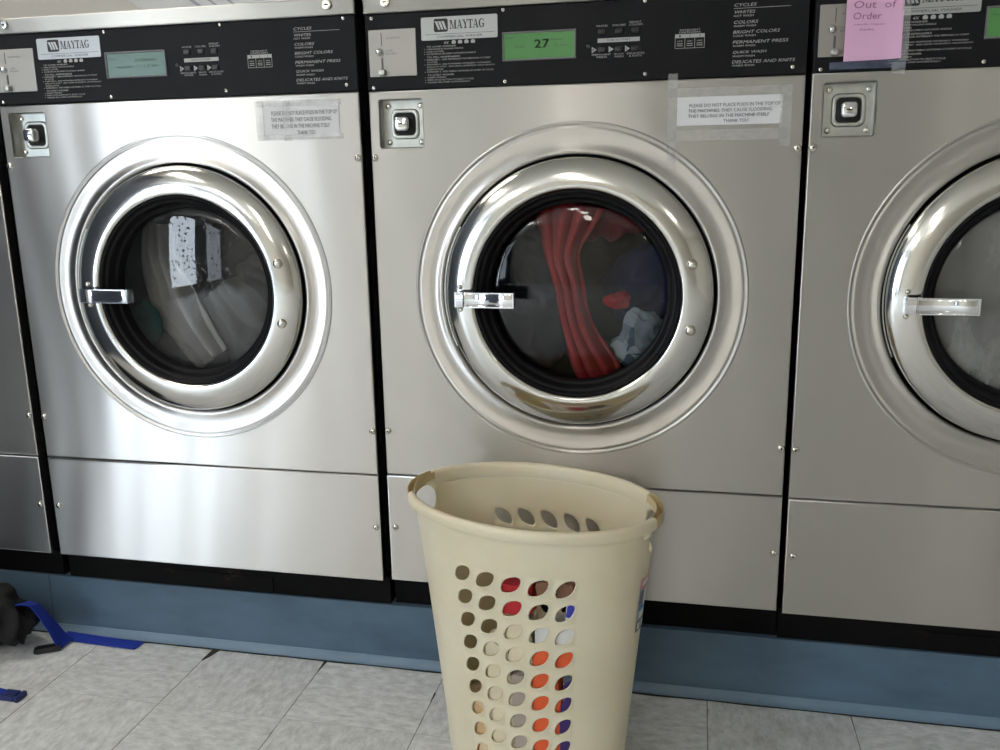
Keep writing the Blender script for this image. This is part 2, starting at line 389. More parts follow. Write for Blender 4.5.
# ------------------------------------------------------------------ the washer (built once, then copied)
def make_washer():
    root = empty('washing_machine', (W/2, 0.4, CURB_Z))
    def part(mb, name, mats, parent=None, **k):
        o = mb.build(name, mats, parent or root, **k)
        if parent is None: o.location = (-W/2, -0.4, -CURB_Z)
        return o
    # cabinet: open-fronted carcass
    m = MB()
    m.box(0.004, 0.012, 0.026, 0.82, ZB, ZP); m.box(W-0.012, W-0.004, 0.026, 0.82, ZB, ZP)
    m.box(0.012, W-0.012, 0.81, 0.82, ZB, ZP); m.box(0.012, W-0.012, 0.03, 0.81, ZB, ZB+0.01); m.box(0.012, W-0.012, 0.03, 0.81, ZP-0.01, ZP)
    m.box(0.012, W-0.012, 0.03, 0.035, ZS-0.02, ZS+0.02)
    part(m, 'cabinet', M['cabinet'])
    m = MB(); m.box(-0.004, W+0.004, 0.032, 0.80, CURB_Z, ZB-0.004)
    m.box(0.30, W-0.30, 0.029, 0.032, CURB_Z+0.002, ZB-0.03)
    part(m, 'base_frame', M['grime'])
    # front panel with return flanges, round door opening and lock opening
    def plate(mb, x0, x1, z0, z1, holes):
        def rc(i, y): return [(x0+i, y, z0+i), (x1-i, y, z0+i), (x1-i, y, z1-i), (x0+i, y, z1-i)]
        loops(mb, [rc(0, 0.025), rc(0, 0.0028), rc(0.0008, 0.0008), rc(0.0028, 0)])
        holed_plate(mb, [(x0+.0028, z0+.0028), (x1-.0028, z0+.0028), (x1-.0028, z1-.0028), (x0+.0028, z1-.0028)], holes, 0)
    NC = 128
    circ = [(OCX+RO*math.cos(2*PI*j/NC), OCZ+RO*math.sin(2*PI*j/NC)) for j in range(NC)]
    LX0, LX1, LZ0, LZ1 = 0.0195, 0.1185, 1.2165, 1.3195
    lock = rrect(LX0, LX1, LZ0, LZ1, 0.007)
    m = MB(); plate(m, 0, W, ZS+0.0012, ZC, [circ, lock])
    # lock opening: small raised lip then returns inward
    lk = lambda i, y: [(p[0], y, p[1]) for p in rrect(LX0+i, LX1-i, LZ0+i, LZ1-i, max(0.002, 0.007-i))]
    loops(m, [lk(0, 0), lk(0.0006, -0.0008), lk(0.0016, -0.0008), lk(0.0026, 0.001), lk(0.0026, 0.006)])
    # embossed bead and dished surround with a rolled inner edge
    m.lathe([(RO, 0), (RO-.0015, -.0018), (RO-.004, -.0022), (RO-.0062, -.0006), (RO-.0075, .0004), (RO-.010, .0000), (RO-.012, -.0010), (RO-.015, -.0008),
             (0.325, 0.0008), (0.310, 0.0022), (0.300, 0.0012), (0.2945, -.0012), (0.290, -.0018), (0.2865, 0.0008), (0.2855, 0.006), (0.2855, 0.040)], OCX, OCZ, NC)
    part(m, 'front_panel', M['steel'], smooth=True, merge=1e-5, uv=True, sharp=50, flat=True)
    m = MB(); plate(m, 0, W, ZB, ZS-0.0022, []); part(m, 'lower_panel', M['steel'], smooth=True, merge=1e-5, uv=True, flat=True)
    # dents and screws on both panels
    scr = [(0.0085, 1.2), (W-0.0085, 1.2), (0.0085, 0.5985), (W-0.0085, 0.5985), (0.0155, 0.3655), (W-0.0115, 0.3655)]
    for x, z in scr:
        m = MB(); m.dome(x, 0, z, 0.0080, 0.0052, 20); m.k = 1
        m.box(x-.0030, x+.0030, -0.0055, -0.0046, z-.0008, z+.0008); m.box(x-.0008, x+.0008, -0.0055, -0.0046, z-.0030, z+.0030)
        part(m, 'screw', [M['screw'], M['dark']], smooth=True)
    # dark opening behind the door edge, tub front
    m = MB(); m.lathe([(0.2852, 0.010), (0.2852, 0.045), (0.275, 0.05), (0.245, 0.05), (0.240, 0.06), (0.240, 0.080)], OCX, OCZ, NC)
    part(m, 'door_recess', M['dark'], smooth=True)
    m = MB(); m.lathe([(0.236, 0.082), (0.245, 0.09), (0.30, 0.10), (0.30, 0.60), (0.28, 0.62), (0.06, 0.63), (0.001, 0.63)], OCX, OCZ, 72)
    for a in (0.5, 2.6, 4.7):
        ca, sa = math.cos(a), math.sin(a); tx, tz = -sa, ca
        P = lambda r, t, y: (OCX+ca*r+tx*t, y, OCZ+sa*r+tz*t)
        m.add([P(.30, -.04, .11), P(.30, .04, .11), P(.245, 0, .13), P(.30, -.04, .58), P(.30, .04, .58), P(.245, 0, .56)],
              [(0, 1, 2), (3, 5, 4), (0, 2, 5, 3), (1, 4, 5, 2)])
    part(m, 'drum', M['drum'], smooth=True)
    # the door
    m = MB(); m.lathe([(0.262, 0.022), (0.279, 0.022), (0.2796, 0.012), (0.2796, -.004), (0.2785, -.008), (0.275, -.0115), (0.266, -.0165), (0.255, -.0208), (0.243, -.0236),
                       (0.231, -.0250), (0.222, -.0250), (0.218, -.0240), (0.2160, -.0215), (0.2152, -.018), (0.2150, 0.01)], OCX, OCZ, 160)
    door = part(m, 'door', M['ring'], smooth=True, uv=True, sharp=70)
    m = MB(); m.lathe([(0.2148, 0.0), (0.2148, -.0180), (0.2128, -.0200), (0.2100, -.0190), (0.2085, -.0160), (0.2070, -.0125), (0.2045, -.0110), (0.2020, -.0112), (0.1995, -.009),
                       (0.1975, -.001), (0.1955, 0.006), (0.1930, 0.009), (0.1905, 0.0085), (0.1885, 0.012), (0.1875, 0.020), (0.1872, 0.034)], OCX, OCZ, 128)
    g = m.build('gasket', M['rubber'], door, smooth=True, sharp=80)
    m = MB(); Rg = 0.1875; sag = 0.013
    prof = [(Rg+.001, 0.0285), (Rg, 0.0265), (Rg-.004, 0.0245)]
    for i in range(1, 15):
        r = (Rg-.006)*(1-i/14.0)+0.0006*(i/14.0); prof.append((r, 0.024-sag*(1-(r/(Rg-.006))**2)))
    m.lathe(prof, OCX, OCZ, 96, cap1=True)
    m.build('door_glass', M['glass'], door, smooth=True, sharp=80)
    # chrome pull handle: bent strip
    m = MB()
    pl = [(0.186, -.0215), (0.1865, -.040), (0.189, -.0475), (0.204, -.0495), (0.2065, -.0450), (0.211, -.0445), (0.272, -.0480), (0.276, -.0515), (0.306, -.0535), (0.3125, -.0520), (0.3135, -.046), (0.3135, -.030)]
    HZ, hh, th = 0.906, 0.0158, 0.0028
    n = len(pl); vs = []
    for i, (x, y) in enumerate(pl):
        a = pl[max(0, i-1)]; c = pl[min(n-1, i+1)]; dx, dy = c[0]-a[0], c[1]-a[1]; L = math.hypot(dx, dy); nx, ny = -dy/L, dx/L
        if ny < 0 or (i in (0, 1)) or i > n-3: pass
        q = (x+nx*th, y+ny*th)
        for zz, o in ((-hh, 0.0006), (-hh+.0012, 0), (hh-.0012, 0), (hh, 0.0006)): vs.append((x+nx*o, y+ny*o, HZ+zz))
        vs.append((q[0], q[1], HZ+hh)); vs.append((q[0], q[1], HZ-hh))
    fs = []
    for i in range(n-1):
        for j in range(6): a = i*6+j; c = i*6+(j+1) % 6; fs.append((a, c, c+6, a+6))
    fs += [tuple(range(6)), tuple(range((n-1)*6, n*6))]
    m.add(vs, fs)
    for z0, z1 in ((HZ-hh, HZ-hh+.0022), (HZ+hh-.0022, HZ+hh)): m.box(0.209, 0.311, -.0545, -.046, z0, z1)   # rolled edges
    m.box(0.186, 0.191, -.047, -.019, HZ-hh, HZ+hh); m.box(0.3105, 0.3135, -.0535, -.040, HZ-hh, HZ+hh)
    tag(m.build('handle', M['chrome'], door, smooth=True), 'chrome strip handle')
    for dz in (-.024, .024):
        m = MB(); m.dome(0.1925, -.0240, HZ+dz, 0.0052, 0.004, 16); m.build('handle_screw', M['screw'], door, smooth=True)
    for z in (0.979, 0.846):
        m = MB(); m.dome(0.672, -.0240, z, 0.0108, 0.0075, 24); m.build('hinge_bolt', M['screw'], door, smooth=True)
    m = MB()
    pa = [math.radians(a) for a in range(150, 206, 3)]
    vs = []
    for a in pa:
        for r, y in ((0.2815, -.003), (0.2845, -.003)): vs.append((OCX+r*math.cos(a), y, OCZ+r*math.sin(a)))
    m.add(vs, [(2*i, 2*i+1, 2*i+3, 2*i+2) for i in range(len(pa)-1)])
    part(m, 'latch_strip', M['galv'])
    # lock box
    m = MB(); lb = lambda i, y: [(p[0], y, p[1]) for p in rrect(LX0+i, LX1-i, LZ0+i, LZ1-i, max(0.002, 0.006-i))]
    loops(m, [lb(0.0035, 0.0045), lb(0.0035, 0.024)]); holed_plate(m, [(p[0], p[2]) for p in lb(0.0035, 0)], [], 0.024)
    cx, cz = (LX0+LX1)/2+.002, (LZ0+LZ1)/2
    sq = lambda s, y: [(p[0], y, p[1]) for p in rrect(cx-s, cx+s, cz-s, cz+s, s*0.42)]
    loops(m, [sq(.031, .0238), sq(.029, .0205), sq(.026, .0195), sq(.0235, .0205), sq(.0225, .024)])
    lockbox = part(m, 'lock_box', M['galv'], smooth=True, flat=True)
    m = MB(); holed_plate(m, [(p[0], p[2]) for p in sq(.0225, 0)], [], 0.0236); m.build('lock_well', M['dark'], lockbox)
    m = MB(); prism(m, rrect(cx-.0155, cx+.0125, cz-.014, cz+.014, .007), -.004, 0.0235, 0.003)
    lc = m.build('lock_cylinder', M['chrome'], lockbox, smooth=True, sharp=60)
    m = MB(); m.box(cx-.0065, cx+.0035, -.0046, -.0038, cz-.0014, cz+.0014); m.build('keyhole', M['dark'], lockbox)
    for dx in (-.036, .034):
        for dz in (-.037, .037):
            m = MB(); m.dome(cx+dx, .0238, cz+dz, 0.0062, 0.0035, 16); m.build('rivet', M['screw'], lockbox, smooth=True)
    # console
    m = MB(); m.rbox(0.0, W, -0.0015, 0.03, ZC+.001, ZP-.001, 0.002); console = part(m, 'control_panel', M['console'])
    yc = -0.0017
    for x, z in ((.0147, 1.4765), (.2905, 1.4787), (.0135, 1.341), (.2921, 1.3434), (.5687, 1.4801), (.5711, 1.3468), (.8458, 1.4785), (.8458, 1.3485)):
        m = MB(); m.dome(x, -.0015, z, 0.0042, 0.0022, 14); m.k = 1; m.dome(x, -.0030, z, 0.0014, 0.0009, 8)
        m.build('panel_screw', [M['screw'], M['dark']], console, smooth=True)
    # nameplate
    m = MB(); bx0, bx1, bz0, bz1 = .1205, .2790, 1.4285, 1.4725
    prism(m, rrect(bx0, bx1, bz0, bz1, .003), -.0028, -.0015, 0.0004); m.k = 1
    yb = -.0030
    lg = rrect(.1475, .1770, 1.4435, 1.4690, .004); quad(m, lg, yb)
    quad(m, [(.128, 1.4398), (.273, 1.4398), (.273, 1.4391), (.128, 1.4391)], yb)
    # lettering MAYTAG drawn as serif strokes
    H0, HH = 1.4485, 0.0165
    def letter(x, w, polys):
        for p in polys: quad(m, [(.1805+(x-.1805+a*w)*.80, H0+b*HH) for a, b in p], yb)
    sf = 0.09
    def bar(a, b, c, d): return [(a, b), (c, b), (c, d), (a, d)]
    lx = .1805
    def serif(x0, x1, top): return bar(x0, 1-sf if top else 0, x1, 1 if top else sf)
    letter(lx, .0180, [bar(.10, 0, .17, 1), bar(.72, 0, .92, 1), [(.10, 1), (.32, 1), (.56, 0), (.48, 0)], [(.80, 1), (.86, 1), (.54, 0), (.49, 0)], serif(0, .28, False), serif(.62, 1, False), serif(0, .30, True), serif(.74, 1, True)])
    letter(lx+.0185, .0150, [[(.42, 1), (.60, 1), (.92, 0), (.68, 0)], [(.42, 1), (.49, 1), (.20, 0), (.12, 0)], bar(.26, .30, .72, .38), serif(0, .32, False), serif(.58, 1, False)])
    letter(lx+.0335, .0145, [bar(.40, 0, .62, .50), [(.08, 1), (.34, 1), (.62, .48), (.42, .44)], [(.84, 1), (.90, 1), (.58, .44), (.50, .46)], serif(.25, .78, False), serif(0, .42, True), serif(.68, 1, True)])
    letter(lx+.0475, .0130, [bar(.38, 0, .62, 1), bar(0, .90, 1, 1), bar(0, .70, .08, 1), bar(.92, .70, 1, 1), serif(.22, .78, False)])
    letter(lx+.0600, .0150, [[(.42, 1), (.60, 1), (.92, 0), (.68, 0)], [(.42, 1), (.49, 1), (.20, 0), (.12, 0)], bar(.26, .30, .72, .38), serif(0, .32, False), serif(.58, 1, False)])
    g_out = []
    for i in range(0, 14):
        a = math.radians(40+i*(280)/13); g_out.append((.5+.48*math.cos(a), .5+.52*math.sin(a)))
    g_in = []
    for i in range(0, 14):
        a = math.radians(40+i*(280)/13); g_in.append((.54+.28*math.cos(a), .5+.44*math.sin(a)))
    letter(lx+.0752, .0150, [[g_out[i], g_out[i+1], g_in[i+1], g_in[i]] for i in range(13)]+[bar(.68, .06, .90, .44), bar(.56, .40, 1, .47), bar(.80, .72, .88, .96)])
    text_mesh(m, 'COMMERCIAL WASHER', .1535, 1.4322, .094, .0043, yb, italic=.25)
    m.k = 0
    for i in range(3):   # three slanted strokes of the emblem
        x = .1500+i*.0068
        quad(m, [(x, 1.4640), (x+.0052, 1.4640), (x+.0108, 1.4480), (x+.0066, 1.4480)], yb-.0002)
    quad(m, [(.1487, 1.4640), (.1500, 1.4640), (.1500, 1.4625), (.1487, 1.4625)], yb-.0002)
    quad(m, [(.1700, 1.4480), (.1745, 1.4480), (.1745, 1.4495), (.1706, 1.4495)], yb-.0002)
    tag(m.build('nameplate', [M['badge'], M['ink']], console), 'silver nameplate with black lettering')
    # printed legends
    def legend(mb, name): tag(mb.build(name, [M['print'], M['ink']], console), 'small white printed lettering')
    m = MB(); t = lambda s, x, z, w, h, **k: text_mesh(m, s, x, z, w, h, yc-.0003, **k)
    t('4X', .1665, 1.4203, .0105, .0052, italic=.25)
    for i in range(4):
        quad(m, rrect(.1835+i*.0133, .1925+i*.0133, 1.4200, 1.4262, .0022, 3), yc-.0003); quad(m, rrect(.1855+i*.0133, .1905+i*.0133, 1.4262, 1.4272, .0004, 2), yc-.0003)
    lines = [('TO LOAD WASHER', 0, .062, 1), ('OPEN DOOR BY PULLING HANDLE', 1, .077, 0), ('LOAD CLOTHES', 1, .036, 0), ('CLOSE DOOR SECURELY LATCHING HANDLE', 1, .103, 0),
             ('TO FILL DISPENSERS', 0, .070, 1), ('DISPENSER 1:  ADD DETERGENT FOR PREWASH AT START', 1, .133, 0), ('OF CYCLE', 1, .022, 0),
             ('DISPENSER 2:  ADD POWDERED DETERGENT, POWDERED', 1, .133, 0), ('BLEACH AT START.  ADD LIQUID DETERGENT, LIQUID BLEACH', 1, .141, 0), ('DURING CYCLE', 1, .034, 0),
             ('DISPENSER 3:  ADD FABRIC SOFTENER AT START OF CYCLE', 1, .139, 0), ('TO START WASHER', 0, .056, 1), ('INSERT MONEY', 1, .040, 0),
             ('PRESS CYCLE BUTTON TO SELECT CYCLE.', 1, .098, 0), ('WASHER WILL START AUTOMATICALLY.', 1, .090, 0)]
    z = 1.4148
    for s, ind, w, head in lines:
        if head and s != 'TO LOAD WASHER': z -= .0016
        t(s, .1305, z, w, .0029 if not head else .0032, italic=.15 if head else 0)
        if ind and s not in ('OF CYCLE', 'DURING CYCLE') and not s.startswith('BLEACH'): quad(m, [(.1255, z+.0008), (.1268, z+.0008), (.1268, z+.0021), (.1255, z+.0021)], yc-.0003)
        z -= .0047
    legend(m, 'instruction_print'); m = MB()
    t('WHITES', .4867, 1.4372, .0225, .0036, align='C'); t('COLORS', .5197, 1.4372, .0255, .0036, align='C')
    t('BRIGHT', .5514, 1.4415, .0225, .0036, align='C'); t('COLORS', .5525, 1.4368, .0255, .0036, align='C')
    for i, x in enumerate((.4867, .5197, .5514)):
        quad(m, [(x-.0195, 1.3895), (x-.0195, 1.4012), (x-.0100, 1.3953)], yc-.0003)
    t('PERMANENT', .4860, 1.3845, .0370, .0034, align='C'); t('PRESS', .4870, 1.3798, .0205, .0034, align='C')
    t('QUICK', .5200, 1.3845, .0190, .0034, align='C'); t('WASH', .5200, 1.3798, .0180, .0034, align='C')
    t('DELICATES', .5525, 1.3845, .0335, .0034, align='C'); t('& KNITS', .5520, 1.3798, .0240, .0034, align='C')
    quad(m, [(.4785, 1.4082), (.5600, 1.4082), (.5600, 1.4160), (.4785, 1.4160)], yc-.0002)
    m.k = 1; text_mesh(m, 'PUSH TO START', .5193, 1.4105, .045, .0034, yc-.0005, align='C')
    for i, x in enumerate((.4867, .5197, .5514)): text_mesh(m, '123'[i], x-.0168, 1.3930, .0020, .0045, yc-.0006, align='C')
    legend(m, 'button_print'); m = MB()
    t('DETERGENT', .6548, 1.4222, .038, .0030, align='C'); t('DISPENSERS', .6548, 1.4180, .040, .0030, align='C')
    X0, X1, Z0, Z1 = .6270, .6825, 1.3905, 1.4165
    for a in ((X0, X1, 1.4095, Z1), (X0, X1, Z0, Z0+.0008), (X0, X0+.0008, Z0, Z1), (X1-.0008, X1, Z0, Z1), (.6452, .6460, Z0, Z1), (.6637, .6645, Z0, Z1)):
        quad(m, [(a[0], a[2]), (a[1], a[2]), (a[1], a[3]), (a[0], a[3])], yc-.0003)
    t('SEE', .6362, 1.4025, .0100, .0024, align='C'); t('ADD', .6548, 1.4025, .0100, .0024, align='C'); t('SEE', .6733, 1.4025, .0100, .0024, align='C')
    for k in range(2):
        for x in (.6362, .6548, .6733): quad(m, [(x-.0055, 1.3950+.0036*k), (x+.0055, 1.3950+.0036*k), (x+.0055, 1.3962+.0036*k), (x-.0055, 1.3962+.0036*k)], yc-.0003)
    m.k = 1
    for x, s in ((.6362, '1'), (.6548, '2'), (.6733, '3')): text_mesh(m, s, x, 1.4108, .0028, .0044, yc-.0006, align='C')
    legend(m, 'dispenser_print'); m = MB()
    cyc = [('CYCLES', None, .0400, 0), ('WHITES', 'HOT WASH', .0380, 1), ('COLORS', 'WARM WASH', .0440, 1), ('BRIGHT COLORS', 'COLD WASH', .0840, 1), ('PERMANENT PRESS', 'WARM WASH', .1000, 1), ('QUICK WASH', 'WARM WASH', .0610, 1), ('DELICATES AND KNITS', 'WARM WASH', .1140, 1)]
    zz = [1.4605, 1.4480, 1.4300, 1.4125, 1.3945, 1.3760, 1.3590]
    for (a, b2, w, k), z in zip(cyc, zz):
        t(a, .7345, z, w, .0056, italic=.35)
        if b2: t(b2, .7350, z-.0058, .041 if b2 != 'HOT WASH' else .036, .0036, italic=.0)
    quad(m, [(.7345, 1.4570), (.8370, 1.4570), (.8370, 1.4577), (.7345, 1.4577)], yc-.0003)
    legend(m, 'cycle_print')
    for x in (.4867, .5197, .5514):
        for z in (1.4285, 1.3950):
            m = MB(); prism(m, rrect(x-.0075, x+.0075, z-.0048, z+.0048, .002), -.0052, -.0015, .0014)
            m.build('button', M['plastic'], console, smooth=True, sharp=60)
    m = MB(); m.dome(.4605, -.0015, 1.4035, 0.0042, .001, 12); m.build('sensor_window', M['plastic'], console, smooth=True)
    # coin plate
    m = MB(); prism(m, rrect(.0070, .1085, 1.3625, 1.4540, .002), -.0030, -.0015, .0005); coin = m.build('coin_plate', M['coin'], console)
    m = MB(); m.box(.0340, .0358, -.0034, -.0028, 1.4225, 1.4475); m.box(.0330, .0372, -.0034, -.0028, 1.3775, 1.3990)
    text_mesh(m, 'QUARTERS', .0450, 1.4350, .030, .0040, -.0033); text_mesh(m, 'COIN', .0440, 1.4110, .014, .0036, -.0033); text_mesh(m, 'RETURN', .0440, 1.4050, .022, .0036, -.0033)
    m.build('coin_slot', M['greyink'], console)
    m = MB(); m.dome(.0295, -.003, 1.4105, .0078, .009, 20); m.build('coin_return_button', M['chrome'], console, smooth=True)
    m = MB(); prism(m, rrect(.0290, .0430, 1.3640, 1.3760, .004), -.014, -.003, .002); m.build('coin_return_cup', M['galv'], console, smooth=True)
    # display
    m = MB(); x0, x1, z0, z1 = .2885, .4365, 1.3815, 1.4365
    fr = lambda i, y: [(x0+i, y, z0+i), (x1-i, y, z0+i), (x1-i, y, z1-i), (x0+i, y, z1-i)]
    loops(m, [fr(0, -.0015), fr(0, -.0045), fr(.0008, -.0052), fr(.0030, -.0050), fr(.0036, -.0030)])
    disp = m.build('display_frame', M['bezel'], console, smooth=True)
    m = MB(); quad(m, [(x0+.0034, z0+.0034), (x1-.0034, z0+.0034), (x1-.0034, z1-.0034), (x0+.0034, z1-.0034)], -.0028); m.build('display_screen', M['lcd'], console)
    # lid
    m = MB(); m.rbox(-.002, W+.002, -.006, 0.84, ZP, ZL, 0.003)
    lid = part(m, 'lid', M['lidsteel'], uv=True)
    for x in (.0480, W-.0560):
        m = MB(); m.lathe([(.0098, -.005), (.0098, -.011), (.0090, -.0125), (.0070, -.0128), (.0005, -.0122)], x, 1.5050, 24, cap1=True); m.k = 1; m.box(x-.0042, x+.0042, -.0134, -.0122, 1.5040, 1.5060)
        m.build('lid_lock', [M['screw'], M['dark']], lid, smooth=True)
    return root
proto = make_washer()

OFF = {0: (-0.0039, -0.0087, -0.004), 1: (0.0035, -0.0107, 0.0006), 2: (0, 0, 0), 3: (-0.0101, -0.0086, -0.0005)}
LAB = {0: 'stainless steel front-loading washer cut off by the left edge of the frame',
       1: 'stainless steel washer with grey-white bedding inside, left of the middle washer',
       2: 'stainless steel washer in the middle with red clothes inside, display reading 27',
       3: 'stainless steel washer at the right edge, empty, with the pink note on its controls'}
MX = {}
machines = {}
for k in range(4):
    r = proto if k == 2 else copy_tree(proto)
    ox = XL+(k-2)*(W+GAP)+OFF[k][0]; MX[k] = (ox, OFF[k][1], OFF[k][2])
    machines[k] = (r, ox)
for k in range(4):
    r, ox = machines[k]
    r.location = (ox+W/2, OFF[k][1]+0.4, CURB_Z)
    tag(r, LAB[k], 'washing machine', 'front-loading washers in a row')
def descend(o, name):
    out = []
    for c in kids(o):
        if c.name.split('.')[0] == name: out.append(c)
        out += descend(c, name)
    return out
def lcd_text(root_k, items, yo=-.0031):
    r = machines[root_k][0]; con = descend(r, 'control_panel')[0]; m = MB()
    for s, x, z, w, h in items: text_mesh(m, s, x, z, w, h, yo)
    m.build('display_text', M['lcdink'], con)
lcd_text(2, [('Return', .2950, 1.4235, .016, .0042), ('Pleasant', .3130, 1.4060, .021, .0044), ('27', .3530, 1.4040, .0300, .0160), ('27', .3538, 1.4040, .0300, .0160), ('27', .3534, 1.4046, .0300, .0160), ('Minutes', .3870, 1.4170, .024, .0044), ('To Soon', .3920, 1.4060, .030, .0044)])
lcd_text(1, [('Time', .2980, 1.4200, .014, .0040), ('20 Minutes', .3600, 1.4150, .052, .0058), ('Please Wait', .3150, 1.4020, .040, .0052), ('1 13 34', .3700, 1.4020, .045, .0052)])
lcd_text(3, [('Wash', .2980, 1.4200, .014, .0040), ('Minutes', .3600, 1.4150, .052, .0058)])
def own_mat(o, mat):
    o.data = o.data.copy(); o.data.materials[0] = mat
own_mat(descend(machines[1][0], 'display_screen')[0], M['lcd_dim'])
own_mat(descend(machines[1][0], 'door_glass')[0], M['glass_wet'])
own_mat(descend(machines[3][0], 'door_glass')[0], M['glass_hazy'])
own_mat(descend(machines[0][0], 'door_glass')[0], M['glass_wet'])

# ------------------------------------------------------------------ taped notices
def notice(k, px, tapes, name, label, skew=0.0, lean=0):
    ox, oy, oz = MX[k]
    x0, x1, z0, z1 = px
    root = empty(name, (ox+(x0+x1)/2, oy-.0012, z0+oz)); tag(root, label, 'notice', 'printed notices taped on the washers')
    L = Matrix.Translation((-(x0+x1)/2, 0, -z0))
    def T(mb): mb.v = [(a-(x0+x1)/2, b, c-z0) for a, b, c in mb.v]; return mb
    w, h = x1-x0, z1-z0
    m = MB(); nx, nz = 16, 5
    for yy in (-.0001, -.0006):
        vs = [(x0+w*i/nx, yy-.0006*noise.noise(Vector((i*.5, j*.7, k*5)))*(yy < -.0003), z0+h*j/nz+skew*i/nx) for j in range(nz+1) for i in range(nx+1)]
        m.add(vs, [(j*(nx+1)+i, j*(nx+1)+i+1, (j+1)*(nx+1)+i+1, (j+1)*(nx+1)+i) for j in range(nz) for i in range(nx)])
    T(m).build('paper', M['paper'], root)
    m = MB(); f = w
    for i, (s, a, ww) in enumerate((('PLEASE DO NOT PLACE PODS IN THE TOP OF', .12, .86), ('THE MACHINES. THEY CAUSE FLOODING.', .11, .80), ('THEY BELONG IN THE MACHINE ITSELF', .11, .77), ('THANK YOU', .45, .235))):
        text_mesh(m, s, x0+a*f, z1-h*(.37+.185*i)+.0005, ww*f, h*.115, -.0016)
    T(m).build('notice_text', M['greyink'], root)
    for t in tapes:
        m = MB(); a, b, c, d = t; m.box(a, b, -.0021, -.0019, c, d)
        T(m).build('tape', M['tape'], root)
    return root
notice(2, (.6340, .8310, 1.2470, 1.3005), [(.618, .848, 1.3005, 1.3175), (.616, .634, 1.165, 1.345), (.826, .848, 1.205, 1.318), (.616, .846, 1.218, 1.2390)], 'taped_notice', 'crisp white printed notice sheet taped at the top right of the middle washer')
notice(1, (.6520, .8250, 1.2450, 1.3180), [(.640, .832, 1.309, 1.322), (.636, .654, 1.240, 1.322), (.640, .834, 1.240, 1.2520), (.700, .716, 1.238, 1.320)], 'taped_notice', 'washed-out white printed notice sheet taped on the left washer, wrinkled under clear tape')
ox, oy, oz = MX[3]
px0, px1, pz0, pz1 = .0500, .1500, 1.3510, 1.5010
root = empty('pink_note', (ox+(px0+px1)/2, oy-.0215, pz0)); tag(root, 'pink handwritten note taped over the controls of the rightmost washer', 'note')
sh = lambda mb: (setattr(mb, 'v', [(a-(px0+px1)/2, b, c-pz0) for a, b, c in mb.v]), mb)[1]
def ny(x, z): # paper stands off over the coin parts, curls at its lower right
    u = (x-px0)/(px1-px0); v = (z-pz0)/(pz1-pz0)
    return 0.0125*min(1, u*1.3) - .004*max(0, u-.7)*max(0, .3-v)*10
m = MB(); nx, nz = 20, 24
for off in (0, .0004):
    vs = [(px0+(px1-px0)*i/nx, ny(px0+(px1-px0)*i/nx, pz0+(pz1-pz0)*j/nz)+off-.0006*noise.noise(Vector((i*.3, j*.3, 2))), pz0+(pz1-pz0)*j/nz+ .003*i/nx) for j in range(nz+1) for i in range(nx+1)]
    m.add(vs, [(j*(nx+1)+i, j*(nx+1)+i+1, (j+1)*(nx+1)+i+1, (j+1)*(nx+1)+i) for j in range(nz) for i in range(nx)])
sh(m).build('paper', M['pink'], root, smooth=True)
m = MB(); yf = lambda x, z: ny(x, z)-.0010
text_mesh(m, 'Out  of', px0+.012, 1.4420, .074, .0125, yf, italic=.1); text_mesh(m, 'Order', px0+.012, 1.4230, .050, .0120, yf, italic=.1)
text_mesh(m, 'needs repair', px0+.014, 1.4120, .056, .0045, yf, italic=.1); text_mesh(m, 'thanks', px0+.024, 1.4040, .026, .0040, yf, italic=.1)
for i in range(2): pass
sh(m).build('handwriting', M['pencil'], root)
m = MB(); m.box(px0-.022, px1+.010, .0130, .0133, 1.3390, 1.3520); sh(m).build('tape', M['bluetape'], root)
m = MB(); m.box(px1-.014, px1+.010, .0128, .0131, 1.3270, 1.3480); m.box(px1-.003, px1+.012, .0122, .0125, 1.350, 1.50); sh(m).build('tape', M['tape'], root)

# ------------------------------------------------------------------ setting
def struct(mb, name, mat, parent=None, **k):
    o = mb.build(name, mat, parent, **k); tag(o, kind='structure'); return o
m = MB(); m.box(XA-.1, XB+.1, YF-.1, WALL_Y+.1, -0.08, 0.0); fl = struct(m, 'floor', M['floor'])
m = MB()
for pts in ([(-.719, -.002), (-.698, -.002), (-.705, -.030), (-.7165, -.058), (-.7205, -.050)], [(-.4165, -.002), (-.4075, -.002), (-.4105, -.030), (-.4125, -.062), (-.4150, -.040)], [(-.1110, -.080), (-.1060, -.088), (-.1075, -.120), (-.1095, -.122)]):
    m.add([(a, b, .0005) for a, b in pts], [tuple(range(len(pts)))])
ch = m.build('chipped_tile_corner', M['chip'], fl)
# curb
def curb(x0, x1, name):
    m = MB(); m.box(x0, x1, CURB_Y, 0.95, 0.020, CURB_Z); return struct(m, name, M['curb'])
XJ = -1.186
curb(XA, XJ-.0015, 'trim_1'); curb(XJ+.0015, XB, 'trim_2')
def cove(x0, x1, name):
    m = MB(); pr = [(CURB_Y, .0215), (CURB_Y-.0015, .0205), (CURB_Y-.003, .015), (CURB_Y-.006, .009), (CURB_Y-.011, .0045), (CURB_Y-.014, .0035), (CURB_Y-.014, .0015), (CURB_Y+.05, .0015), (CURB_Y+.05, .020)]
    vs = [(x, y, z) for x in (x0, x1) for y, z in pr]; n = len(pr)
    m.add(vs, [(i, i+1, n+i+1, n+i) for i in range(n-1)]+[tuple(range(n)), tuple(range(n, 2*n))]); return struct(m, name, M['cove'], smooth=True)
cove(XA, XJ-.0015, 'trim_3'); cove(XJ+.0015, XB, 'trim_4')
m = MB()   # ragged black caulk line where the curb meets the tiles
N = 160; vs = []
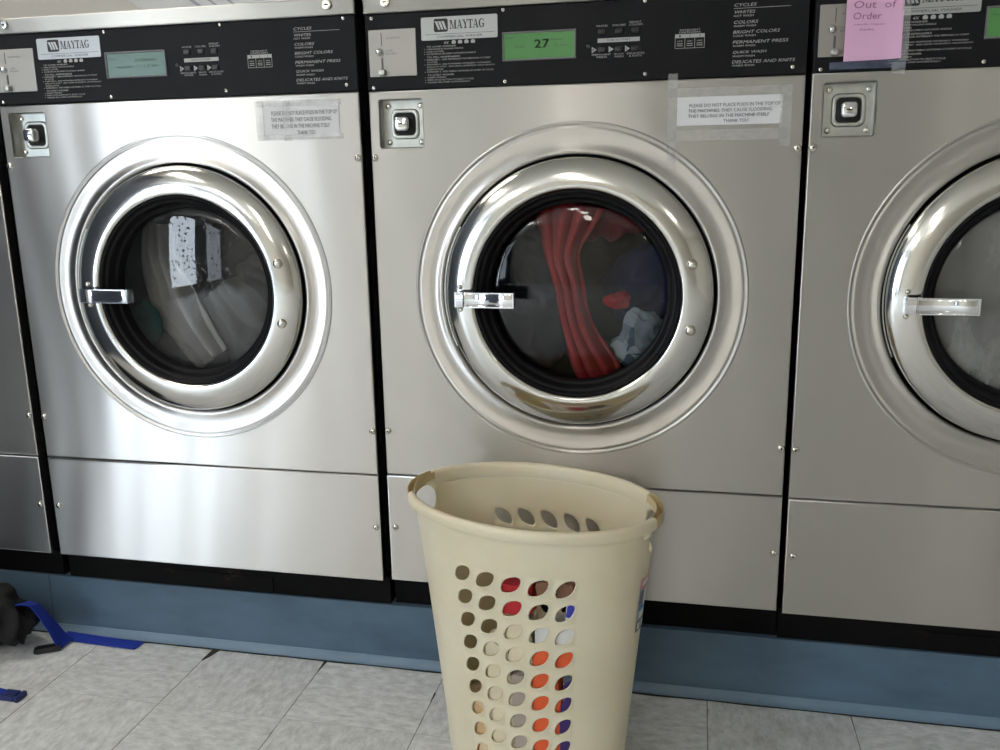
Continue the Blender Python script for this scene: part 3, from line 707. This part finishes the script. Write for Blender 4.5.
for i in range(N+1):
    x = -2.2+4.2*i/N; w = .002+.0045*max(0, noise.noise(Vector((x*9, 0, 0)))+.35)
    vs += [(x, CURB_Y-.012, .0012), (x, CURB_Y-.015-w, .0010)]
m.add(vs, [(2*i, 2*i+1, 2*i+3, 2*i+2) for i in range(N)]); struct(m, 'trim_5', M['chip'])
# walls
m = MB(); m.box(XA, XB, WALL_Y, WALL_Y+.1, 0, CEIL); struct(m, 'wall_back', simple('back_wall_paint', (0.84, 0.83, 0.80), 0.6))
m = MB(); m.box(XB, XB+.1, YF, WALL_Y, 0, CEIL); struct(m, 'wall_right', M['wall'])
m = MB(); m.box(XA-.1, XB+.1, YF-.1, WALL_Y+.1, CEIL, CEIL+.1); struct(m, 'ceiling', M['ceil'])
m = MB(); m.box(XA-.1, XB+.1, YF-.1, YF, 0, CEIL); struct(m, 'wall_front', M['wall'])
# left wall with the shop windows
WINS = [(-6.4, -4.65, .25, 2.45), (-8.9, -7.3, .25, 2.45)]
m = MB(); m.box(XA-.1, XA, WINS[0][1], WALL_Y, 0, CEIL); m.box(XA-.1, XA, WINS[1][1], WINS[0][0], 0, CEIL); m.box(XA-.1, XA, YF, WINS[1][0], 0, CEIL)
for a, b, c, d in WINS: m.box(XA-.1, XA, a, b, 0, c); m.box(XA-.1, XA, a, b, d, CEIL)
struct(m, 'wall_left', M['darkwall'])
m = MB(); m.box(-2.68, -2.60, -2.25, .9, 0, CEIL); struct(m, 'added_dark_partition', M['darkwall'])  # unseen partition, added to darken the reflections in the left washers
alu = simple('window_aluminium', (0.25, 0.25, 0.25), 0.4, 0.8)
for i, (a, b, c, d) in enumerate(WINS):
    m = MB(); w = .05; n = 3
    for j in range(n+1):
        y = a+(b-a-w)*j/n; m.box(XA-.07, XA-.01, y, y+w, c, d)
    m.box(XA-.07, XA-.01, a, b, c, c+w); m.box(XA-.07, XA-.01, a, b, d-w, d); m.box(XA-.065, XA-.015, a, b, 1.95, 1.99)
    wf = struct(m, 'window_%d' % (i+1), alu)
    m = MB(); m.box(XA-.044, XA-.040, a+.02, b-.02, c+.02, d-.02); m.build('pane', M['pane'], wf)
    L = bpy.data.lights.new('window_daylight', 'AREA'); L.shape = 'RECTANGLE'; L.size = b-a-.1; L.size_y = d-c-.1
    L.energy = WIN_E[i]; L.color = (0.78, 0.89, 1.0)
    o = bpy.data.objects.new('window_daylight', L); col.objects.link(o); o.location = (XA+.01, (a+b)/2, (c+d)/2)
    o.rotation_euler = Matrix(((0, 0, -1), (-1, 0, 0), (0, 1, 0))).to_euler()
# ceiling lights (fluorescent troffers), some added as fill
em = bpy.data.materials.new('fluorescent_diffuser'); em.use_nodes = True
b = em.node_tree.nodes['Principled BSDF']; b.inputs['Emission Color'].default_value = (1.0, 0.94, 0.86, 1); b.inputs['Emission Strength'].default_value = 8.0
whitem = simple('fixture_white', (0.75, 0.75, 0.74), 0.5)
def troffer(x, y, lab, rz=0, first=[None]):
    if first[0] is None:
        r = empty('ceiling_light', (x, y, CEIL-.05)); 
        m = MB(); m.box(-.17, .17, -.62, .62, .03, .05); m.box(-.17, -.15, -.62, .62, 0, .03); m.box(.15, .17, -.62, .62, 0, .03); m.box(-.15, .15, -.62, -.60, 0, .03); m.box(-.15, .15, .60, .62, 0, .03)
        m.build('housing', whitem, r); m = MB(); m.box(-.15, .15, -.60, .60, .01, .03); m.build('diffuser', em, r); first[0] = r
    else:
        r = copy_tree(first[0]); r.location = (x, y, CEIL-.05)
    r.rotation_euler = (0, 0, rz); tag(r, lab, 'ceiling light', 'fluorescent ceiling lights'); return r
k = 0
for x, y, lab in ((-.45, -4.0, 'fluorescent ceiling light nearest the middle washer'), (-.45, -6.4, 'fluorescent ceiling light in the middle of the room, centre row'), (-.45, -8.1, 'fluorescent ceiling light far from the washers, centre row'),
                  (-2.2, -4.9, 'added fluorescent fill light in the middle of the room, by the shop window'), (-2.4, -7.2, 'added fluorescent fill light far from the washers, by the shop window'), (2.6, -5.6, 'fluorescent ceiling light on the right side of the room')):  # the two by the shop window are added for light from the left
    troffer(x, y, lab)
troffer(-1.75, -.55, 'added fluorescent fill light above the left washer', PI/2)  # added to brighten the floor and the back wall
troffer(-1.95, -2.1, 'added fluorescent fill light left of the basket, in front of the washers')  # added to light the basket from the left
# white sign on the wall above the second washer
m = MB()
x0, z0 = -1.43, 1.688
pts = [(-.35, 1.688)]+[(x0+.16-.16*math.sin(a), z0+.16-.16*math.cos(a)) for a in [math.radians(v) for v in range(0, 91, 10)]]+[(x0, 2.1), (-.35, 2.1)]
pts.reverse()
prism(m, pts, .93, .99, .004); sign = m.build('wall_sign', simple('sign_white', (0.90, 0.93, 0.97), 0.3), smooth=False)
tag(sign, 'white rounded wall board with pale diagonal stripes above the left washer', 'wall board')
m = MB()
for xx, w in ((-1.36, .016), (-1.30, .010), (-1.24, .012), (-1.02, .010), (-.99, .018), (-.94, .010), (-.62, .012), (-.55, .008)):
    quad(m, [(xx, 1.86), (xx+w, 1.86), (xx+w+.24, 1.692), (xx+.24, 1.692)], .9292)
m.build('stripe', simple('sign_stripe', (0.45, 0.50, 0.60), 0.4), sign)

# ------------------------------------------------------------------ clothes
def crumple(name, mat, c, rad, amp, seed, label, cat, group=None, freq=9, sub=5, stretch=(1, 1, 1), clampf=None, boxy=1.0):
    bm = bmesh.new(); bmesh.ops.create_icosphere(bm, subdivisions=sub, radius=1)
    for v in bm.verts:
        d = v.co.normalized(); e = Vector([math.copysign(abs(t)**boxy, t) for t in d]); e /= max(abs(e.x), abs(e.y), abs(e.z))**(0.6 if boxy < 1 else 0)
        p = Vector((e.x*rad[0], e.y*rad[1], e.z*rad[2]))
        q = Vector((p.x*stretch[0], p.y*stretch[1], p.z*stretch[2]))*freq+Vector((seed*3.1, seed*1.7, seed))
        w = noise.noise_vector(q*.6)*0.6
        r = 1-abs(noise.noise(q+w))*2.2
        r2 = 1-abs(noise.noise((q+w)*2.1))*2.0
        p += d*(amp*(r*.7+r2*.3-.35))
        v.co = p+Vector(c)
        if clampf: v.co = clampf(v.co)
    me = bpy.data.meshes.new(name); bm.to_mesh(me); bm.free(); me.materials.append(mat)
    me.polygons.foreach_set('use_smooth', [True]*len(me.polygons))
    o = bpy.data.objects.new(name, me); col.objects.link(o)
    ctr = Vector(c)
    for v in me.vertices: v.co -= ctr
    o.location = ctr
    return tag(o, label, cat, group)
def drape(name, mat, path, width, label, cat, group=None, folds=5, amp=.012, seed=0, yb=.10, ny=40, nx=40, th=.004):
    """long fold of cloth: path = list of (x, z) centres top to bottom, width list; folds run along the path"""
    m = MB(); rings = []
    for j in range(ny+1):
        def ev(t):
            t = max(0, min(len(path)-1-1e-6, t)); i = int(t); f = t-i
            p = [(*path[max(0, min(len(path)-1, i+q))], width[max(0, min(len(path)-1, i+q))]) for q in (-1, 0, 1, 2)]
            return [0.5*(2*p[1][q]+(p[2][q]-p[0][q])*f+(2*p[0][q]-5*p[1][q]+4*p[2][q]-p[3][q])*f*f+(3*p[1][q]-p[0][q]-3*p[2][q]+p[3][q])*f**3) for q in range(3)]
        t = j/ny*(len(path)-1); cx, cz, w = ev(t); a_, b_ = ev(t-.35), ev(t+.35)
        dx, dz = b_[0]-a_[0], b_[1]-a_[1]; L = math.hypot(dx, dz); nx_, nz_ = -dz/L, dx/L
        ring = []
        for k in range(nx+1):
            u = k/nx*2-1
            y = yb+amp*math.sin(u*folds*PI+1.7*noise.noise(Vector((u*2, j*.12, seed))))+.03*u*u+.012*noise.noise(Vector((u*3, j*.1, seed+4)))
            ring.append((cx+nx_*u*w/2, y, cz+nz_*u*w/2))
        rings.append(ring)
    n = nx+1; vs = sum(rings, [])
    m.add(vs, [(j*n+i, j*n+i+1, (j+1)*n+i+1, (j+1)*n+i) for j in range(ny) for i in range(nx)])
    cxx, czz = path[len(path)//2]
    m.v = [(a-cxx, b-yb, c-czz) for a, b, c in m.v]
    o = m.build(name, mat, smooth=True, sharp=180); o.location = (cxx, yb, czz)
    sm = o.modifiers.new('thick', 'SOLIDIFY'); sm.thickness = th; sm.offset = 1
    return tag(o, label, cat, group)
# in the left washer
X1 = MX[1][0]+OCX; X2 = MX[2][0]+OCX; X3 = MX[3][0]+OCX
drape('bed_sheet', C['grey'], [(X1-.155, 1.06), (X1-.160, .98), (X1-.14, .88), (X1-.09, .79), (X1-.04, .72)], [.07, .10, .13, .12, .10], 'grey-white sheet hanging in long folds at the left behind the left washer door glass', 'laundry', folds=3.5, amp=.010, seed=1, yb=.115)
drape('dark_sheet', simple('cloth_slate', (0.17, 0.17, 0.17), .9, bump=.3), [(X1-.02, .90), (X1+.02, .84), (X1+.06, .77), (X1+.08, .71)], [.10, .14, .16, .14], 'slate grey sheet at the lower right behind the left washer door glass', 'laundry', folds=2.5, amp=.010, seed=3, yb=.135)
crumple('dark_grey_garment', C['darkgrey'], (X1+.07, .32, .86), (.13, .09, .11), .04, 2, 'dark grey garment at the back behind the left washer door glass', 'laundry')
crumple('teal_garment', C['teal'], (X1-.195, .10, .815), (.040, .016, .060), .012, 3, 'teal green garment at the lower left behind the left washer door glass', 'laundry')
# in the middle washer
drape('red_shirt', C['red'], [(X2-.03, 1.10), (X2-.045, 1.00), (X2-.03, .92), (X2-.01, .83), (X2+.025, .745), (X2+.05, .71)], [.16, .085, .07, .07, .10, .09], 'red shirt twisting down the middle of the middle washer door glass', 'laundry', folds=3.5, amp=.013, seed=6, yb=.088)
crumple('dark_red_garment', simple('cloth_maroon', (0.25, 0.015, 0.03), .9, bump=.4), (X2+.03, .22, 1.075), (.15, .06, .05), .035, 7, 'dark red garment across the top behind the middle washer door glass', 'laundry')
crumple('dark_filler', C['black'], (X2+.04, .42, .90), (.18, .06, .16), .04, 10, 'black filler lump added at the back to darken the drum of the middle washer', 'laundry')  # added lump that stands in for the darkness inside the drum
crumple('charcoal_garment', C['charcoal'], (X2-.13, .23, .86), (.10, .05, .14), .04, 8, 'charcoal garment at the lower left behind the middle washer door glass', 'laundry')
crumple('navy_garment', C['navy'], (X2+.14, .26, .90), (.10, .06, .09), .03, 9, 'navy garment at the right behind the middle washer door glass', 'laundry')
crumple('pale_blue_shirt', C['denim'], (X2+.125, .140, .79), (.052, .022, .066), .024, 11, 'pale blue and white printed shirt at the lower right of the middle washer door glass', 'laundry', freq=24)
crumple('small_red_garment', C['red'], (X2+.075, .135, .885), (.026, .015, .014), .014, 12, 'small red garment beside the pale blue shirt in the middle washer', 'laundry', sub=5, freq=26)

# ------------------------------------------------------------------ laundry basket
BX, BY, BR = 0.158, -0.287, -0.283
bk = empty('laundry_basket', (BX, BY, 0), BR)
tag(bk, 'cream plastic laundry basket with slanted oval holes, standing before the middle washer', 'laundry basket')
TOPZ = 0.560
def AB(z):
    s = [(0.0, .172, .100), (.012, .181, .109), (.03, .185, .112), (.1, .190, .117), (.2, .2, .127), (.3, .21, .137), (.4, .22, .147), (.5, .232, .158), (.56, .240, .165)]
    for (a, p, q), (b, r, t) in zip(s, s[1:]):
        if z <= b: f = (z-a)/(b-a); return p+(r-p)*f, q+(t-q)*f
    return s[-1][1:]
def wall_pt(phi, z, out=0.0):
    A, B = AB(z); c, s = math.cos(math.radians(phi)), math.sin(math.radians(phi))
    nx, ny_ = c/A, s/B; L = math.hypot(nx, ny_)
    return (A*c+nx/L*out, B*s+ny_/L*out, z)
FC, DP = -81.3, 12.8
ROW0, DZ = .4640, .0474
def span(a, b, n): return [a+(b-a)*i/n for i in range(n)]
edges = [FC-2.5*DP+DP*i for i in range(5)]                      # -113.3 ...
edges += span(FC+2.5*DP, -5, 4)+span(-5, 35, 4)+span(35, FC+180-2.5*DP, 3)
edges += [FC+180-2.5*DP+DP*i for i in range(5)]
edges += span(FC+180+2.5*DP, 169, 3)+span(169, 211, 4)+span(211, FC+360-2.5*DP, 3)+[FC+360-2.5*DP]
rowsz = [0.0, .012, .03]+[ROW0-DZ*8-DZ/2+DZ*i for i in range(10)]+[.4920, TOPZ]
SUB = 4
m = MB()
def cell(p0, p1, z0, z1, nu, nv, hole=None):
    if hole is None:
        vs = []
        for j in range(nv+1):
            for i in range(nu+1): vs.append(wall_pt(p0+(p1-p0)*i/nu, z0+(z1-z0)*j/nv))
        m.add(vs, [(j*(nu+1)+i, j*(nu+1)+i+1, (j+1)*(nu+1)+i+1, (j+1)*(nu+1)+i) for j in range(nv) for i in range(nu)]); return
    bd = [(p0+(p1-p0)*i/nu, z0) for i in range(nu)]+[(p1, z0+(z1-z0)*j/nv) for j in range(nv)]+[(p1-(p1-p0)*i/nu, z1) for i in range(nu)]+[(p0, z1-(z1-z0)*j/nv) for j in range(nv)]
    pc, zc = (p0+p1)/2, (z0+z1)/2; hw, hz = (p1-p0)/2, (z1-z0)/2
    r0 = []; r1 = []; r2 = []
    for p, z in bd:
        u, v = (p-pc)/hw, (z-zc)/hz; a = math.atan2(v, u); hu, hv = hole(a)
        r0.append(wall_pt(p, z)); r1.append(wall_pt(pc+hw*(hu*1.10), zc+hz*(hv*1.10))); r2.append(wall_pt(pc+hw*hu, zc+hz*hv, .0012))
    loops(m, [r0, r1, r2])
def leaf(a):
    # slanted leaf: ellipse major axis at 45 degrees, slightly pointed
    t = math.radians(43); ma, mi = 1.0, .60
    ca, sa = math.cos(a-t), math.sin(a-t)
    r = 1/((abs(ca)/ma)**1.75+(abs(sa)/mi)**1.75)**(1/1.75)
    return r*math.cos(a), r*math.sin(a)
def slot(a):
    ca, sa = math.cos(a), math.sin(a)
    r = 1/((abs(ca)/.96)**2.6+(abs(sa)/.93)**2.6)**(1/2.6); return r*ca, r*sa
for ci, (p0, p1) in enumerate(zip(edges, edges[1:])):
    mid = (p0+p1)/2
    front = FC-2.5*DP-.1 < mid < FC+2.5*DP; back = FC+180-2.5*DP < mid < FC+180+2.5*DP
    for ri, (z0, z1) in enumerate(zip(rowsz, rowsz[1:])):
        if ri == len(rowsz)-2 and (-5 < mid < 35 or 169 < mid < 211): continue
        hole = leaf if (front or back) and 3 <= ri <= 11 else None
        nv = 1 if ri < 3 else SUB
        if ri == 2: nv = 1
        cell(p0, p1, z0, z1, SUB, nv, hole)
for a, b in ((-5, 35), (169, 211)): cell(a, b, rowsz[-2], TOPZ, 16, SUB, slot)
# bottom of the basket
n = 72; vs = [wall_pt(360*i/n, 0.0) for i in range(n)]
vs2 = [(p[0]*.5, p[1]*.5, .006) for p in vs]; loops(m, [vs, vs2]); m.add(vs2, [tuple(range(n))])
wl = m.build('basket_wall', M['basket'], bk, smooth=True, merge=2e-4, sharp=60)
sm = wl.modifiers.new('thick', 'SOLIDIFY'); sm.thickness = .0028; sm.offset = -1
# rim: rolled lip, opened as a channel at both handles
m = MB(); N = 180
prof_lip = [(-.0031, .5480), (-.0030, .5700), (.0005, .5755), (.0040, .5768), (.0085, .5762), (.0118, .5735), (.0128, .5690), (.0128, .5580), (.0118, .5560), (.0105, .5580), (.0100, .5680), (.0010, .5690), (.0, .5585)]
prof_han = [(-.0025, .5560), (-.0022, .5735), (-.0016, .5750), (-.0004, .5745), (.0, .5735), (.0003, .5640), (.0070, .5600), (.0098, .5640), (.0100, .5735), (.0104, .5748), (.0122, .5748), (.0130, .5735), (.0128, .5560), (.0, .5540)]
def lip(phi, prof): return [wall_pt(phi, min(z, .56), o)[:2]+(z,) for o, z in prof]
def sweep(mb, a0, a1, n, prof, cap=True):
    R = [lip(a0+(a1-a0)*i/n, prof) for i in range(n+1)]; k = len(prof); vs = sum(R, [])
    mb.add(vs, [(i*k+j, i*k+(j+1) % k, (i+1)*k+(j+1) % k, (i+1)*k+j) for i in range(n) for j in range(k)])
    if cap: mb.add(R[0], [tuple(range(k))]); mb.add(R[-1], [tuple(range(k))])
sweep(m, 35, 169, 70, prof_lip); sweep(m, 211, 355, 76, prof_lip)
m.build('rim', M['basket'], bk, smooth=True, sharp=50)
for a, b in ((-5, 35), (169, 211)):
    m = MB(); sweep(m, a, b, 24, prof_han); m.build('handle', M['basket_handle'], bk, smooth=True, sharp=45)
for ph in (216, 164, 41, -11):
    m = MB()
    a = [wall_pt(ph-1.2, .56, o)[:2]+(z,) for o, z in ((.0, .560), (.0110, .560), (.0105, .548), (.0, .540))]
    b = [wall_pt(ph+1.2, .56, o)[:2]+(z,) for o, z in ((.0, .560), (.0110, .560), (.0105, .548), (.0, .540))]
    loops(m, [a, b]); m.add(a, [(0, 1, 2, 3)]); m.add(b, [(3, 2, 1, 0)]); m.build('rim_tab', M['basket'], bk)
# product sticker on the right end
m = MB()
cols_ = [M['badge'], simple('sticker_pink', (.75, .35, .36), .4), simple('sticker_blue', (.05, .25, .55), .4), simple('sticker_white', (.8, .8, .8), .4), simple('sticker_grey', (.16, .17, .17), .4)]
def patch(p0, p1, z0, z1, mi, o):
    vs = []; nn = 6
    for j in range(nn+1):
        for i in range(nn+1): vs.append(wall_pt(p0+(p1-p0)*i/nn, z0+(z1-z0)*j/nn, o))
    m.add(vs, [(j*(nn+1)+i, j*(nn+1)+i+1, (j+1)*(nn+1)+i+1, (j+1)*(nn+1)+i) for j in range(nn) for i in range(nn)], mi)
patch(-7, 9, .350, .455, 0, .0010); patch(-7.5, 9, .437, .458, 1, .0014); patch(-5, 7, .442, .452, 3, .0018)
patch(-6, 0, .405, .432, 4, .0014); patch(1, 7, .398, .430, 3, .0014); patch(-5, 4, .392, .404, 2, .0014); patch(-4, 6, .376, .390, 3, .0014); patch(-7, 9, .350, .372, 4, .0014); patch(-5, -1, .355, .368, 3, .0018); patch(2, 6, .355, .368, 3, .0018)
tag(m.build('product_sticker', cols_, bk), 'small pink, blue and grey printed sticker')

# clothes in the basket (local basket frame -> world)
RB = Matrix.Translation((BX, BY, 0)) @ Matrix.Rotation(BR, 4, 'Z'); RBi = RB.inverted()
def inside(co):
    p = RBi @ co; z = max(.012, p.z); A, B = AB(min(z, .55)); A -= .0052; B -= .0052
    s = math.hypot(p.x/A, p.y/B)
    if s > 1: p.x /= s; p.y /= s
    p.z = z
    return RB @ p
heap = [  # name, cloth, local centre, radii, label
    ('red_garment', 'red', (.030, -.115, .432), (.032, .030, .030), 'red garment on top of the heap in the basket, seen through the upper holes'),
    ('cream_towel', 'cream', (-.013, -.110, .205), (.024, .040, .130), 'cream towel behind the second column of basket holes'),
    ('folded_cream_cloth', 'cream', (.035, -.112, .345), (.022, .036, .042), 'folded cream cloth below the red garment, behind the third hole column'),
    ('orange_shirt', 'orange', (.082, -.104, .200), (.022, .044, .140), 'orange-red shirt seen through the fourth column of basket holes'),
    ('purple_garment', 'purple', (.145, -.080, .160), (.025, .045, .122), 'dark purple garment at the right of the heap, behind the fifth hole column'),
    ('orange_sock', 'orange', (.140, -.090, .318), (.028, .040, .020), 'orange cloth lying on the purple garment in the basket'),
    ('white_towel', 'white', (.112, -.098, .365), (.046, .040, .020), 'white towel seen through the third row of basket holes'),
    ('blue_print_cloth', 'blueprint', (.140, -.085, .412), (.022, .036, .022), 'white cloth with blue print near the top right of the basket heap'),
    ('taupe_garment', 'taupe', (.033, -.105, .160), (.019, .038, .120), 'taupe garment low in the middle of the basket heap'),
    ('floral_cloth', 'floral', (-.070, -.095, .110), (.030, .036, .088), 'tan patterned cloth at the lower left holes of the basket'),
    ('brown_garment', 'brown', (.100, -.100, .455), (.034, .034, .018), 'brown garment behind the uppermost right basket holes'),
]
for i, (nme, c, lc, rad, lab) in enumerate(heap):
    w = RB @ Vector(lc)
    o = crumple(nme, C[c], w, rad, .007, 20+i, lab, 'laundry', freq=22, sub=5, clampf=inside, boxy=.6)

# ------------------------------------------------------------------ black bag with blue straps at the lower left
bag = empty('black_bag', (-1.40, -.16, 0)); tag(bag, 'black bag with bright blue webbing straps lying on the floor against the curb', 'bag')
def bagclamp(co):
    co = co.copy(); co.z = max(co.z, .004); co.y = min(co.y, -.004); return co
bd = crumple('bag_body', C['black'], (-1.300, -.100, .092), (.140, .068, .074), .040, 41, None, None, freq=14, clampf=bagclamp)
for kx in ('label', 'category'):
    if kx in bd: del bd[kx]
b2 = crumple('bag_body', C['black'], (-1.66, -.30, .165), (.34, .20, .150), .030, 43, None, None, freq=6, clampf=bagclamp); b2.parent = bag; b2.location = Vector(b2.location)-Vector(bag.location)  # unseen extension of the bag, shaped to darken the leftmost washer's reflection
bd.parent = bag; bd.location = Vector(bd.location)-Vector(bag.location)
def ribbon(name, mat, path, width, parent, th=.0022):
    """flat webbing: path of (point, width direction)"""
    m = MB(); vs = []
    P = [Vector(p) for p, _ in path]; D = [Vector(d).normalized() for _, d in path]
    for i, (p, d) in enumerate(zip(P, D)):
        t = (P[min(i+1, len(P)-1)]-P[max(i-1, 0)]).normalized(); nn = t.cross(d).normalized()
        for a, b2 in ((-1, -1), (1, -1), (1, 1), (-1, 1)): vs.append(p+d*(width/2*a)+nn*(th/2*b2))
    n = len(P); fs = [(0, 1, 2, 3), ((n-1)*4+3, (n-1)*4+2, (n-1)*4+1, (n-1)*4)]
    for i in range(n-1):
        for j in range(4): a = i*4+j; c = i*4+(j+1) % 4; fs.append((a, c, c+4, a+4))
    o = None
    L = Vector(parent.location); m.add([v-L for v in vs], fs); return m.build(name, mat, parent, smooth=True)
w1 = (0.75, -.25, .35)
ribbon('strap', C['strap'], [((-1.200, -.090, .125), (.2, -1, .3)), ((-1.168, -.095, .136), (.25, -1, .3)), ((-1.146, -.092, .130), (.3, -1, .4)), ((-1.132, -.082, .098), (.3, -1, .3)), ((-1.120, -.068, .056), (.2, -1, .2)), ((-1.112, -.055, .016), (.1, -1, 0)), ((-1.100, -.050, .006), (0, -1, 0))], .050, bag)
ribbon('strap', C['strap'], [((-1.14, -.016, .006), (0.1, 1, .1)), ((-1.04, -.019, .004), (0.05, 1, .0)), ((-.985, -.022, .004), (.0, 1, .0)), ((-.912, -.024, .0035), (.1, 1, 0))], .036, bag)
m = MB(); m.box(-.028, .028, -.010, .010, 0, .014); m.box(-.034, -.026, -.006, .016, 0, .009); m.v = [tuple(Matrix.Rotation(.55, 3, 'Z') @ Vector(p)+Vector((-1.128, -.085, .001))-Vector(bag.location)) for p in m.v]
m.build('strap_buckle', M['plastic'], bag)
ribbon('strap', C['strap'], [((-1.30, -.20, .05), (.2, 1, 0)), ((-1.22, -.245, .012), (.3, 1, 0)), ((-1.13, -.272, .006), (.1, 1, 0)), ((-1.085, -.280, .006), (.0, 1, 0))], .026, bag)
m = MB()
for a, b2, c, d in ((-.030, .004, -.014, .014), (.010, .018, -.016, .016)): m.box(a, b2, c, d, 0, .012)
m.box(.0, .012, -.012, -.006, .002, .010); m.box(.0, .012, .006, .012, .002, .010)
m.v = [tuple(Vector(p)+Vector((-1.058, -.284, .001))-Vector(bag.location)) for p in m.v]
tag(m.build('strap_buckle', cloth('navy_plastic', (0.01, .02, .12), .4), bag), 'dark blue side-release buckle')

# ------------------------------------------------------------------ world, camera, look
wd = bpy.data.worlds.new('daylight'); scene.world = wd; wd.use_nodes = True
nt = wd.node_tree; bg = nt.nodes['Background']
tcw = nt.nodes.new('ShaderNodeTexCoord'); spw = nt.nodes.new('ShaderNodeSeparateXYZ'); nt.links.new(tcw.outputs['Generated'], spw.inputs[0])
cw = mix_rgb(nt, map_range(nt, spw.outputs[2], -.05, .05, 0, 1), (0.45, 0.45, 0.43), (0.80, 0.90, 1.0))
nt.links.new(cw, bg.inputs[0]); bg.inputs[1].default_value = 5.0

cd = bpy.data.cameras.new('camera'); cam = bpy.data.objects.new('camera', cd); col.objects.link(cam); scene.camera = cam
f = Vector((-math.sin(YAW)*math.cos(PITCH), math.cos(YAW)*math.cos(PITCH), math.sin(PITCH)))
rt = Vector((math.cos(YAW), math.sin(YAW), 0)); up = rt.cross(f)
rt2 = math.cos(ROLL)*rt+math.sin(ROLL)*up; up2 = -math.sin(ROLL)*rt+math.cos(ROLL)*up
mt = Matrix((rt2, up2, -f)).transposed().to_4x4(); mt.translation = Vector(CAM); cam.matrix_world = mt
cd.sensor_width = 36; cd.sensor_fit = 'HORIZONTAL'; cd.lens = FPX*36/1000; cd.clip_start = .02
scene.view_settings.view_transform = 'Standard'; scene.view_settings.look = 'None'; scene.view_settings.gamma = 1; scene.view_settings.use_curve_mapping = False
scene.view_settings.exposure = 0.82
